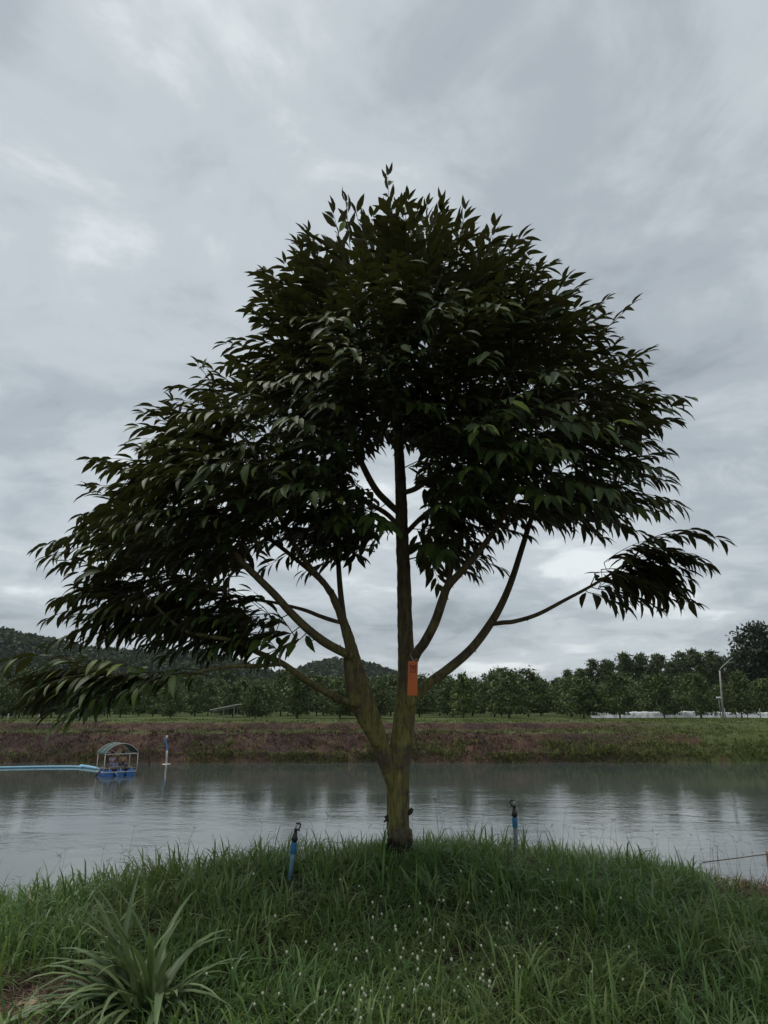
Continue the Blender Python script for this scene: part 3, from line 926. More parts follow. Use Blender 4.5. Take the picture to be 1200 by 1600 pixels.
for i in big:
    M = Matrix(((LD[i][0], LB[i][0], LN[i][0], 0), (LD[i][1], LB[i][1], LN[i][1], 0), (LD[i][2], LB[i][2], LN[i][2], 0), (0, 0, 0, 1)))
    o = obj('leaf', leaf_me[sh[i]], leaf_main, tree_root)
    o.matrix_parent_inverse = tree_root_inv
    o.matrix_basis = Matrix.Translation(Vector(LP[i])) @ M @ Matrix.Scale(float(LS[i]), 4)
print('leaves', len(LP))

# ------------------------------------------------------------------ grass
def blades(P, az, Ln, wd, lean, droop, rr_, shade=None):
    """P root, az heading, Ln length, wd width, lean 0..1, droop 0..1 -> curved tapering blades"""
    n = len(P)
    outv = np.stack([np.cos(az), np.sin(az), np.zeros(n)], -1)
    sd_ = np.stack([-np.sin(az), np.cos(az), np.zeros(n)], -1)
    tw_ = rr_.normal(size=n) * 0.5
    sdv = sd_ * np.cos(tw_)[:, None] + np.array([0, 0, 1.0]) * np.sin(tw_)[:, None] * 0.5
    zz = np.array([0, 0, 1.0])
    p1 = P + (zz * (1 - lean)[:, None] * 0.62 + outv * lean[:, None] * 0.45) * Ln[:, None]
    p2 = P + (zz * ((1 - lean) * (1.0 - 0.75 * droop))[:, None] + outv * (lean * 0.8 + 0.5 * droop)[:, None]) * Ln[:, None]
    V = []
    for t_, wv in ((0.0, 0.7), (0.35, 1.0), (0.7, 0.75)):
        c = (1 - t_) ** 2 * P + 2 * t_ * (1 - t_) * p1 + t_ * t_ * p2
        h_ = sdv * (wd * wv / 2)[:, None]
        V += [c - h_, c + h_]
    V.append(p2)
    V = np.stack(V, 1).reshape(-1, 3)
    a = (np.arange(n) * 7)[:, None]
    Q = np.concatenate([a + np.array([0, 1, 3, 2]), a + np.array([2, 3, 5, 4])])
    T = a + np.array([4, 5, 6])
    return V, Q, T
def join(parts):
    V = []; Q = []; T = []; o_ = 0
    for v_, q_, t_ in parts:
        V.append(v_); Q.append(q_ + o_); T.append(t_ + o_); o_ += len(v_)
    return np.concatenate(V), [np.concatenate(Q), np.concatenate(T)]

bare = ground_hit(45, 1575)
clump_at = ground_hit(225, 1592)
mulch = np.array([4.55, 7.35])
def grass():
    rg = np.random.default_rng(77)
    def scatter(n, x0, x1, y0, y1):
        return rg.uniform(x0, x1, n), rg.uniform(y0, y1, n)
    parts_ = []
    def tufts(n, x0, x1, y0, y1, per, Lr, wr, leanr, droopr, spread=0.05, den=None):
        x, y = scatter(n, x0, x1, y0, y1)
        e_ = edge_y(x)
        keep = (y < e_ + 2.6) & (np.abs(x) < 0.62 * y + 1.2)
        keep &= np.hypot((x - bare[0]) / 0.42, (y - bare[1]) / 0.36) > 1 + 0.5 * (rg.random(n) - .5)
        keep &= np.hypot((x - clump_at[0]) / 0.2, (y - clump_at[1]) / 0.2) > 1
        keep &= ~((x > 0.425 * y + 0.10 * rg.normal(size=n)) & (y > 5.95 + 0.12 * rg.normal(size=n)))
        for (sx_, sy_) in ((at(803, 1250, 6.15)[0], 6.15), (at(457, 1285, 5.55)[0], 5.55), (at(624, 1318, TY)[0], TY - .05)):
            keep &= (np.hypot((x - sx_) / 0.11, (y - sy_ + 0.2) / 0.3) > 1) | (rg.random(n) < 0.25)
        if den is not None:
            keep &= rg.random(n) < den(x, y)
        x, y = x[keep], y[keep]
        m = len(x)
        big_ = (0.75 + 0.5 * vnoise(x, y, 1.7, 4)) * (1 - 0.4 * sstep(2.1, 3.2, x))
        xx = np.repeat(x, per) + rg.normal(size=m * per) * spread; yy = np.repeat(y, per) + rg.normal(size=m * per) * spread
        P = np.stack([xx, yy, ground_z(xx, yy) - 0.01], -1)
        az = np.repeat(rg.random(m) * 6.28, per) + rg.normal(size=m * per) * 1.3
        Ln = rg.uniform(*Lr, m * per) * np.repeat(big_, per)
        wd = rg.uniform(*wr, m * per)
        lean = np.clip(rg.uniform(*leanr, m * per), 0, .95); dr = rg.uniform(*droopr, m * per)
        parts_.append(blades(P, az, Ln, wd, lean, dr, rg))
    a_ = rg.random(420) * 6.28; q_ = rg.uniform(.16, .42, 420)
    c0 = at(624, 1318, TY)
    def ring(per, Lr, wr):
        xx = c0[0] + np.repeat(np.cos(a_) * q_, per) + rg.normal(size=420 * per) * .03; yy = c0[1] + np.repeat(np.sin(a_) * q_, per) + rg.normal(size=420 * per) * .03
        P = np.stack([xx, yy, ground_z(xx, yy) - .01], -1); m = len(xx)
        parts_.append(blades(P, rg.random(m) * 6.28, rg.uniform(*Lr, m), rg.uniform(*wr, m), rg.uniform(.05, .45, m), rg.uniform(.1, .7, m), rg))
    ring(5, (.10, .24), (.005, .010))
    # general sward, then coarse broad tufts, then fine sedge-like mats in the foreground
    tufts(11500, -5.5, 6.5, 2.2, 9.5, 9, (0.16, 0.36), (0.004, 0.009), (0.1, 0.6), (0.2, 0.9), 0.05)
    tufts(3000, -5.5, 6.5, 2.2, 9.0, 9, (0.25, 0.48), (0.008, 0.017), (0.05, 0.5), (0.2, 0.8), 0.045, lambda x, y: sstep(0.42, 0.6, vnoise(x, y, 0.9, 61)))
    tufts(3600, -3.0, 3.2, 2.4, 5.6, 10, (0.16, 0.34), (0.003, 0.006), (0.25, 0.75), (0.5, 1.1), 0.05, lambda x, y: 1 - 0.5 * sstep(0.45, 0.6, vnoise(x, y, 0.9, 61)))
    V, F = join(parts_)
    gm_ = leaf_mat('mound_grass', [(0.0, (0.075, 0.130, 0.034)), (0.5, (0.140, 0.215, 0.058)), (0.85, (0.19, 0.265, 0.08)), (0.96, (0.23, 0.28, 0.10)), (1.0, (0.30, 0.26, 0.14))], None, 0.45, 0.3, (0.20, 0.30, 0.05), 0.4, patch=(0.8, (0.62, 0.82, 0.72)))
    o = obj('grass', mesh_np('grass', V, F), gm_)
    tag(o, 'long green grass covering the mound under the tree', 'grass', kind='stuff')
    # seeding stems that stand above the sward on the brow
    n = 150
    x = rg.uniform(-4.3, 4.6, n); y = edge_y(x) - rg.uniform(-0.5, 1.3, n)
    mb = MB()
    for a, b_ in zip(x, y):
        h_ = rg.uniform(0.26, 0.42); z_ = gz(a, b_); an = rg.random() * 6.28; l_ = rg.uniform(.02, .16)
        tip = Vector((a + l_ * math.cos(an), b_ + l_ * math.sin(an), z_ + h_))
        md_ = Vector((a, b_, z_)).lerp(tip, .6) + Vector((0, 0, .03))
        mb.tube([Vector((a, b_, z_)), md_, tip], [.0012, .001, .0006], 3, False)
        for q in range(rg.integers(2, 5)):
            a2 = rg.random() * 6.28
            e2 = tip + Vector((math.cos(a2), math.sin(a2), rg.uniform(.1, .9))).normalized() * rg.uniform(.02, .06)
            mb.tube([tip, e2], [.0012, .0006], 3, False)
    o = mb.build('seed_stems', simple('dry_seed_stem', (0.075, 0.07, 0.035), (0.05, 0.04, 0.025), 10, 0.8))
    tag(o, 'thin seeding grass stems standing above the brow of the mound', 'grass', kind='stuff')
grass()

def dry_litter():
    rg = np.random.default_rng(91)
    parts_ = []
    def put(cx, cy, sx_, sy_, n, Lr, wr, h0):
        x = cx + rg.normal(size=n) * sx_; y = cy + rg.normal(size=n) * sy_
        P = np.stack([x, y, ground_z(x, y) + rg.uniform(0, h0, n)], -1)
        parts_.append(blades(P, rg.random(n) * 6.28, rg.uniform(*Lr, n), rg.uniform(*wr, n), rg.uniform(.5, .95, n), rg.uniform(.2, 1.0, n), rg))
    put(bare[0], bare[1], 0.27, 0.25, 1500, (0.05, 0.17), (0.002, 0.004), 0.012)
    V, F = join(parts_)
    o = obj('dry_straw', mesh_np('dry_straw', V, F), leaf_mat('straw', [(0, (0.10, 0.065, 0.045)), (0.6, (0.20, 0.14, 0.095)), (1, (0.30, 0.23, 0.16))], None, 0.8, 0, spec=.1))
    tag(o, 'dry brown straw on bare soil beside the broad-bladed clump', 'straw', kind='stuff')
    parts_.clear()
    n = 9000
    x = rg.uniform(2.4, 7.5, n); y = rg.uniform(5.8, 9.4, n)
    k = (x > 0.42 * y + 0.10 * rg.normal(size=n)) & (y < edge_y(x) + 1.6)
    x, y = x[k], y[k]; n = len(x)
    P = np.stack([x, y, ground_z(x, y)], -1)
    parts_.append(blades(P, rg.random(n) * 6.28, rg.uniform(.08, .26, n), rg.uniform(.004, .011, n), rg.uniform(.1, .8, n), rg.uniform(.2, 1.0, n), rg))
    V, F = join(parts_)
    o = obj('dead_weeds', mesh_np('dead_weeds', V, F), leaf_mat('dead_weed', [(0, (0.085, 0.050, 0.038)), (0.6, (0.16, 0.095, 0.068)), (0.93, (0.25, 0.17, 0.12)), (1, (0.36, 0.30, 0.24))], None, 0.85, 0.05, (0.2, 0.12, 0.08), spec=.1))
    tag(o, 'withered red brown weeds at the edge of the grassy mound beside the wire', 'weeds', kind='stuff')
dry_litter()

def far_weeds():
    rg = np.random.default_rng(17)
    def band(n, d0, d1, Lr, wr, den, x0=-38, x1=38):
        x = rg.uniform(x0, x1, n); y = far_y(x) + rg.uniform(d0, d1, n)
        k = rg.random(n) < den(x, y)
        x, y = x[k], y[k]; per = 7
        m = len(x) * per
        xx = np.repeat(x, per) + rg.normal(size=m) * .16; yy = np.repeat(y, per) + rg.normal(size=m) * .16
        P = np.stack([xx, yy, ground_z(xx, yy) - .03], -1)
        return blades(P, rg.random(m) * 6.28, rg.uniform(*Lr, m), rg.uniform(*wr, m), rg.uniform(.1, .7, m), rg.uniform(.1, .9, m), rg)
    gpatch = lambda x, y: sstep(0.55, 0.68, vnoise(x, y, 0.22, 131)) + 0.12
    right = lambda x, y: sstep(12, 26, x) * 0.8
    green = [band(2600, -0.15, 0.9, (.2, .55), (.03, .06), lambda x, y: np.clip(0.25 + 0.75 * sstep(.45, .6, vnoise(x, y, .3, 231)), 0, 1)), band(2200, 0.1, 2.2, (.35, .95), (.03, .06), lambda x, y: np.clip(gpatch(x, y) + right(x, y), 0, 1)),
             band(2600, 2.0, 6.2, (.2, .5), (.03, .06), lambda x, y: np.clip(0.6 * gpatch(x, y) + right(x, y), 0, 1)),
             band(2400, 5.0, 7.0, (.15, .35), (.03, .06), lambda x, y: 0.75 * sstep(.4, .55, vnoise(x, y, 0.3, 7))),
             band(3600, 8.4, 15, (.18, .45), (.03, .06), lambda x, y: 0.25 + 0.75 * sstep(.4, .6, vnoise(x, y, 0.2, 17)))]
    V, F = join(green)
    o = obj('bank_grass', mesh_np('bank_grass', V, F), leaf_mat('bank_grass_blade', [(0, (0.050, 0.068, 0.018)), (0.6, (0.10, 0.13, 0.032)), (1, (0.18, 0.195, 0.055))], None, .7, .15, (0.12, .16, .03), .15))
    tag(o, 'tufts of green grass on the far earth bank', 'grass', kind='stuff')
    dry = [band(5200, 0.3, 5.2, (.15, .5), (.025, .055), lambda x, y: np.clip(0.30 + 0.6 * sstep(.4, .6, vnoise(x, y, 0.35, 211)) - right(x, y), 0.04, 1)),
           band(1800, 5.6, 9.0, (.12, .35), (.025, .05), lambda x, y: 0.6 + 0 * x)]
    V, F = join(dry)
    o = obj('bank_weeds', mesh_np('bank_weeds', V, F), leaf_mat('bank_weed_blade', [(0, (0.030, 0.017, 0.016)), (0.55, (0.060, 0.036, 0.031)), (0.9, (0.12, 0.075, 0.052)), (1, (0.21, 0.155, 0.10))], None, .85, .05, (0.12, .07, .05), .1, patch=(.35, (0.75, .72, .85))))
    tag(o, 'dead purple brown weeds over the slope of the far earth bank', 'weeds', kind='stuff')
far_weeds()

# ------------------------------------------------------------------ small things on and by the mound
def water_hit(px, py, z=0.0):
    d = ray(px, py)
    return np.array([0, 0, CAMZ]) + d * ((z - CAMZ) / d[2])

white_pvc = simple('white_pvc', (0.62, 0.62, 0.60), (0.48, 0.48, 0.45), 6, 0.5)
black_plastic = simple('black_plastic', (0.012, 0.012, 0.014), (0.022, 0.022, 0.024), 30, 0.45)
blue_pvc = simple('blue_pvc', (0.018, 0.13, 0.30), (0.03, 0.16, 0.32), 40, 0.4)
grey_pvc = simple('weathered_grey_pvc', (0.26, 0.29, 0.31), (0.16, 0.19, 0.20), 25, 0.6)
pale_blue = simple('faded_blue_pvc', (0.13, 0.30, 0.38), (0.20, 0.36, 0.42), 30, 0.55)

def hanging_tag():
    c = at(645.5, 1033, TY - 0.30)
    root = empty('hanging_tag', tuple(c))
    root.rotation_euler = (R(-3), R(1.5), R(-14))
    tag(root, 'orange plate numbered 191 hanging from a string in the tree fork', 'tag')
    W, H = 0.078, 0.262
    org = simple('orange_plate', (0.60, 0.13, 0.016), (0.52, 0.105, 0.014), 14, 0.5, 0.05, .002)
    mb = MB(); mb.box((0, 0, -H / 2), (W, 0.004, H))
    mb.build('plate', org, root, False, 0.0012)
    ink = simple('marker_ink', (0.022, 0.008, 0.005), (0.035, 0.010, 0.006), 40, 0.7)
    def strokes(name, lines):
        m_ = MB()
        for (x0, z0, x1, z1) in lines:
            a = math.atan2(z1 - z0, x1 - x0); ln = math.hypot(x1 - x0, z1 - z0)
            m_.box(((x0 + x1) / 2, -0.0026, (z0 + z1) / 2), (ln + .004, 0.001, 0.0050), (0, -a, 0))
        m_.build(name, ink, root)
    one = lambda x: [(x, -.082, x + .001, -.030), (x, -.030, x - .008, -.041)]
    strokes('numeral', one(-.016))
    ar = [(.008 * math.cos(q), -.046 + .010 * math.sin(q)) for q in np.linspace(0.2, 6.4, 9)]
    strokes('numeral', [(ar[i][0] + .001, ar[i][1], ar[i + 1][0] + .001, ar[i + 1][1]) for i in range(8)] + [(.009, -.046, .006, -.078)])
    strokes('numeral', one(.022))
    strokes('underline', [(-.022, -.086, .026, -.085)])
    st = simple('white_cord', (0.65, 0.63, 0.58), None, 40, 0.7)
    m_ = MB()
    m_.tube([(0, -.004, -.008), (0.001, -.005, .006), (-.008, .01, .022), (-.022, .03, .040), (-.034, .05, .062)], .0018, 5)
    m_.tube([(0, -.004, -.008), (0, .004, -.004), (0.004, .006, .008), (0.016, .03, .016), (.026, .07, .024)], .0018, 5)
    m_.build('string', st, root, True)
hanging_tag()

def sprinkler(px_top, py_top, Y, h, pipe_m, flip, lean, label):
    top = at(px_top, py_top, Y)
    g0 = gz(top[0], top[1])
    root = empty('sprinkler', (top[0], top[1], top[2] - h))
    root.rotation_euler = (0, R(lean), R(15 * flip))
    tag(root, label, 'sprinkler')
    below = -(top[2] - h - g0) - 0.12
    m_ = MB(); m_.lathe([(.0165, below), (.0165, h - .185), (.0165, h - .15)], 16); m_.build('riser_pipe', pipe_m, root, True)
    m_ = MB(); m_.lathe([(.0205, h - .205), (.0215, h - .20), (.0215, h - .135), (.0205, h - .13)], 16); m_.build('coupling', blue_pvc, root, True)
    m_ = MB(); m_.lathe([(.017, h - .13), (.017, h - .122), (.0225, h - .118), (.0225, h - .10), (.019, h - .088), (.0115, h - .066), (.0105, h - .05), (.013, h - .046), (.013, h - .04), (.006, h - .036)], 14)
    noz = m_.build('nozzle_body', black_plastic, root, True)
    m_ = MB()
    for k in range(8):
        a = k * math.pi / 4
        m_.box((.0225 * math.cos(a), .0225 * math.sin(a), h - .109), (.004, .004, .016), (0, 0, a))
    m_.build('grip_ribs', black_plastic, noz)
    m_ = MB(); f = -flip
    m_.tube([(0.004 * f, 0, h - .052), (.022 * f, 0, h - .04), (.031 * f, 0, h - .022), (.033 * f, 0, h - .006), (.028 * f, 0, h), (-.004 * f, 0, h - .004)], [.0055, .0055, .0055, .006, .006, .0055], 8)
    m_.build('bridge', black_plastic, root, True)
    clear = simple('cloudy_plastic', (0.45, 0.52, 0.52), (0.36, 0.44, 0.45), 60, 0.35)
    m_ = MB(); m_.lathe([(.003, h - .037), (.007, h - .03), (.009, h - .018), (.006, h - .008), (.003, h - .003)], 10); m_.build('spinner', clear, root, True)
    m_ = MB()
    for q in ((.03 * f, -.004, h - .047), (.016 * f, -.012, h - .06)):
        m_.tube([(q[0] * .5, 0, q[2]), (q[0], q[1], q[2])], [.003, .003], 6)
        m_.lathe([(.001, -.006), (.005, -.003), (.005, .003), (.001, .006)], 8, q)
    m_.build('plug', black_plastic, root, True)
sprinkler(803, 1250, 6.15, 0.40, grey_pvc, 1, 0, 'black sprinkler on a grey riser pipe standing clear of the grass')
sprinkler(457, 1285, 5.55, 0.30, pale_blue, -1, 6, 'leaning black sprinkler on a pale blue riser sunk in the grass')

def clump():
    rg = np.random.default_rng(8)
    root = empty('grass_clump', tuple(clump_at))
    root.location.z = gz(clump_at[0], clump_at[1])
    tag(root, 'broad-bladed grass clump with long arching leaves beside bare soil', 'plant')
    m_ = leaf_mat('broad_blade', [(0, (0.075, 0.120, 0.048)), (0.6, (0.115, 0.170, 0.070)), (1.0, (0.16, 0.215, 0.085))], None, 0.45, 0.2, (0.12, 0.18, 0.04), 0.35)
    for k in range(120):
        az = rg.random() * 6.28 if k % 5 < 3 else rg.normal(math.pi, 0.75)
        Ln = rg.uniform(.42, .74); wd = rg.uniform(.022, .040)
        el = np.clip(rg.normal(0.82, 0.34), .22, 1.4); dr = rg.uniform(.9, 2.0) if el < 1.15 else rg.uniform(.5, 1.3)
        base = np.array([rg.normal() * .06, rg.normal() * .06, -.02])
        p = base.copy(); V = []; nseg = 8
        for i in range(nseg + 1):
            t_ = i / nseg
            e_ = el - dr * t_ ** 1.4
            d = np.array([math.cos(az) * math.cos(e_), math.sin(az) * math.cos(e_), math.sin(e_)])
            sd_ = np.array([-math.sin(az), math.cos(az), 0])
            up_ = np.cross(d, sd_)
            hw = wd / 2 * (0.55 + 0.9 * t_ if t_ < .5 else 1.0) * (1 - max(0, (t_ - .45) / .55) ** 2.2) + .0004
            V += [p - sd_ * hw - up_ * hw * .45 * -1, p, p + sd_ * hw - up_ * hw * .45 * -1]
            p = p + d * Ln / nseg; az += rg.normal() * .03
        F = []
        for i in range(nseg):
            a = i * 3
            F += [(a, a + 1, a + 4, a + 3), (a + 1, a + 2, a + 5, a + 4)]
        obj('blade', mesh_np('blade', np.array(V), [np.array(F)]), m_, root)
clump()

def sedges():
    rg = np.random.default_rng(4)
    stem_m = simple('sedge_stem', (0.08, 0.12, 0.035), None, 20, .6)
    head_m = simple('sedge_head', (0.50, 0.50, 0.38), (0.38, 0.40, 0.28), 300, .8)
    protos = []
    for k in range(4):
        mb = MB(); h_ = .26 + .03 * k; lx = rg.uniform(-.05, .05)
        mb.tube([(0, 0, -.02), (lx * .4, 0, h_ * .6), (lx, .01, h_)], [.0014, .0012, .001], 4, False)
        for q in range(3):
            a = rg.random() * 6.28
            mb.add([(lx, .01, h_), (lx + .012 * math.cos(a + .4), .01 + .012 * math.sin(a + .4), h_ - .004), (lx + .05 * math.cos(a), .01 + .05 * math.sin(a), h_ - .02)], [(0, 1, 2)])
        nf = len(mb.f)
        mb.lathe([(.001, -.009), (.0055, -.006), (.0075, 0), (.0055, .006), (.001, .010)], 8, (lx, .01, h_ + .008))
        me = bpy.data.meshes.new('sedge'); me.from_pydata(mb.v, [], mb.f); me.update()
        me.materials.append(stem_m); me.materials.append(head_m)
        for i, p in enumerate(me.polygons):
            p.material_index = 1 if i >= nf else 0; p.use_smooth = True
        protos.append(me)
    n = 0
    while n < 120:
        if n < 60: px_, py_ = rg.normal(660, 75), rg.normal(1500, 60)
        else: px_, py_ = rg.uniform(330, 1000), rg.uniform(1385, 1595)
        if not (330 < px_ < 1050 and 1370 < py_ < 1640): continue
        c = ground_hit(px_, py_, 1.5, 9, 0.22)
        o = bpy.data.objects.new('sedge', protos[n % 4]); COL.objects.link(o)
        o.location = (c[0], c[1], gz(c[0], c[1])); s_ = rg.uniform(.62, .95)
        o.scale = (s_, s_, s_); o.rotation_euler = (rg.normal() * .1, rg.normal() * .1, rg.random() * 6.28)
        tag(o, 'small white globe flower of a sedge growing in the mound grass', 'flower', 'white sedge flowers in the mound grass')
        n += 1
sedges()

def fallen_leaves():
    m_ = simple('dead_leaf', (0.30, 0.20, 0.13), (0.20, 0.125, 0.08), 18, .75)
    for (px_, py_, rz, s_, tilt, lab) in ((48, 1568, -1.0, .15, .55, 'tan fallen leaf with a dark midrib standing on edge in the straw'), (24, 1577, 0.9, .12, .3, 'narrow pale curled fallen leaf lying in the straw'), (84, 1566, 0.2, .13, .15, 'flat pale fallen leaf half under the broad-bladed clump')):
        v0, q0, t0 = leaf_shape(.42 if s_ > .14 else .3, .8, .25, .6)
        c = ground_hit(px_, py_, 1.5, 9, 0.02)
        o = obj('fallen_leaf', mesh_np('fallen_leaf', v0 * s_, [q0, t0]), m_)
        o.location = (c[0], c[1], gz(c[0], c[1]) + .035); o.rotation_euler = (tilt, .15, rz)
        md = o.modifiers.new('t', 'SOLIDIFY'); md.thickness = .001
        tag(o, lab, 'leaf')
fallen_leaves()

def wire_fence():
    rust = simple('rusty_wire', (0.14, 0.075, 0.05), (0.09, 0.05, 0.035), 30, .8)
    wood = simple('grey_stake_wood', (0.16, 0.12, 0.09), (0.10, 0.075, 0.055), 30, .9)
    P = [at(1098, 1347.5, 7.7), at(1150, 1341, 7.95), at(1199, 1334.5, 8.2), at(1290, 1324, 8.7)]
    root = empty('wire_fence', (P[2][0], P[2][1], gz(P[2][0], P[2][1])))
    tag(root, 'low rusty wire on a wooden stake above the withered weeds', 'fence')
    Q, rr = smooth_path(P, [.005] * 4, 4)
    L0 = np.array(root.location)
    m_ = MB(); m_.tube([q - L0 for q in Q], rr, 6); m_.build('wire', rust, root, True)
    for p in (P[2], P[3]):
        z0 = gz(p[0], p[1]) - .2
        m_ = MB(); m_.tube([np.array([p[0], p[1] + .02, z0]) - L0, np.array([p[0] + .004, p[1] + .02, p[2] + .02]) - L0], [.013, .011], 8); m_.build('stake', wood, root, True)
wire_fence()

# ------------------------------------------------------------------ raft boat with two people
def person(loc, rz, shirt_c, trouser_c, label, s_=0.92, lean=0.0):
    root = empty('person', loc, rz)
    root.scale = (s_, s_, s_)
    tag(root, label, 'person')
    skin_m = simple('skin', (0.30, 0.17, 0.11), (0.26, 0.145, 0.095), 12, .6)
    def skinned(name, pts, edges, mat, sub=1):
        me = bpy.data.meshes.new(name)
        me.from_pydata([p[:3] for p in pts], edges, [])
        me.update()
        o = obj(name, me, mat, root)
        md = o.modifiers.new('skin', 'SKIN'); md.use_smooth_shade = True
        for i, p in enumerate(pts):
            rr = p[3] if hasattr(p[3], '__len__') else (p[3], p[3])
            me.skin_vertices[0].data[i].radius = rr
        me.skin_vertices[0].data[0].use_root = True
        md = o.modifiers.new('sub', 'SUBSURF'); md.levels = sub; md.render_levels = sub
        return o
    P = [(0, 0, .06, .13), (0, -.01, .24, .115), (0, 0, .40, .12), (0, .015, .50, .052), (0, .03, .58, .075), (0, .03, .66, .098), (0, .02, .74, .075), (0, .135, .645, .014)]
    E = [(0, 1), (1, 2), (2, 3), (3, 4), (4, 5), (5, 6), (5, 7)]
    for sg in (-1, 1):
        b0 = len(P)
        P += [(.16 * sg, 0, .42, .058), (.23 * sg, .05, .20, .044), (.16 * sg, .27, .14, .034), (.15 * sg, .35, .14, (.034, .018))]
        E += [(2, b0), (b0, b0 + 1), (b0 + 1, b0 + 2), (b0 + 2, b0 + 3)]
        for k, (dx, ln) in enumerate(((-.028, .07), (-.010, .085), (.010, .08), (.027, .062))):
            i = len(P)
            P += [(.15 * sg + dx, .35 + ln * .55, .135, .009), (.15 * sg + dx, .35 + ln, .115, .007)]
            E += [(b0 + 3, i), (i, i + 1)]
        i = len(P); P += [(.15 * sg - .045 * sg, .33, .145, .010), (.15 * sg - .055 * sg, .37, .135, .008)]; E += [(b0 + 2, i), (i, i + 1)]
        h0 = len(P)
        P += [(.09 * sg, .06, .05, .085), (.11 * sg, .42, .07, .062), (.11 * sg, .44, -.28, .042), (.11 * sg, .47, -.34, .04), (.11 * sg, .58, -.36, (.04, .025))]
        E += [(0, h0), (h0, h0 + 1), (h0 + 1, h0 + 2), (h0 + 2, h0 + 3), (h0 + 3, h0 + 4)]
    skinned('body', P, E, skin_m)
    SP = [(0, -.005, .05, .145), (0, -.012, .24, .13), (0, 0, .41, .128), (0, .01, .46, .07)]
    SE = [(0, 1), (1, 2), (2, 3)]
    for sg in (-1, 1):
        b0 = len(SP); SP += [(.165 * sg, 0, .42, .07), (.215 * sg, .03, .27, .062)]; SE += [(2, b0), (b0, b0 + 1)]
    skinned('shirt', SP, SE, simple('shirt_cloth', shirt_c, tuple(x * .6 for x in shirt_c), 22, .85))
    TP = [(0, 0, .03, .142)]; TE = []
    for sg in (-1, 1):
        b0 = len(TP); TP += [(.09 * sg, .08, .05, .098), (.11 * sg, .42, .07, .073), (.11 * sg, .44, -.22, .055)]; TE += [(0, b0), (b0, b0 + 1), (b0 + 1, b0 + 2)]
    skinned('trousers', TP, TE, simple('trouser_cloth', trouser_c, None, 14, .9))
    hair_m = simple('black_hair', (0.008, 0.007, 0.007), (0.014, 0.012, 0.011), 60, .5)
    skinned('hair', [(0, -.012, .68, .112), (0, -.005, .74, .09), (0, -.07, .60, .075), (0, -.085, .48, .055), (0, -.09, .38, .03)], [(0, 1), (0, 2), (2, 3), (3, 4)], hair_m)
    eye_m = simple('eye_dark', (0.01, 0.008, 0.007), None, 10, .3)
    for sg in (-1, 1):
        m_ = MB(); m_.lathe([(.001, -.01), (.009, -.005), (.009, .005), (.001, .01)], 8, (.034 * sg, .118, .665)); m_.build('eye', eye_m, root, True)
        m_ = MB(); m_.tube([(.088 * sg, .02, .66), (.104 * sg, .012, .665), (.104 * sg, .012, .635)], [.016, .018, .012], 6); m_.build('ear', skin_m, root, True)
    m_ = MB(); m_.tube([(-.025, .118, .602), (0, .124, .600), (.025, .118, .602)], [.004, .007, .004], 6); m_.build('mouth', simple('lips', (0.22, 0.08, 0.07), None, 10, .5), root, True)

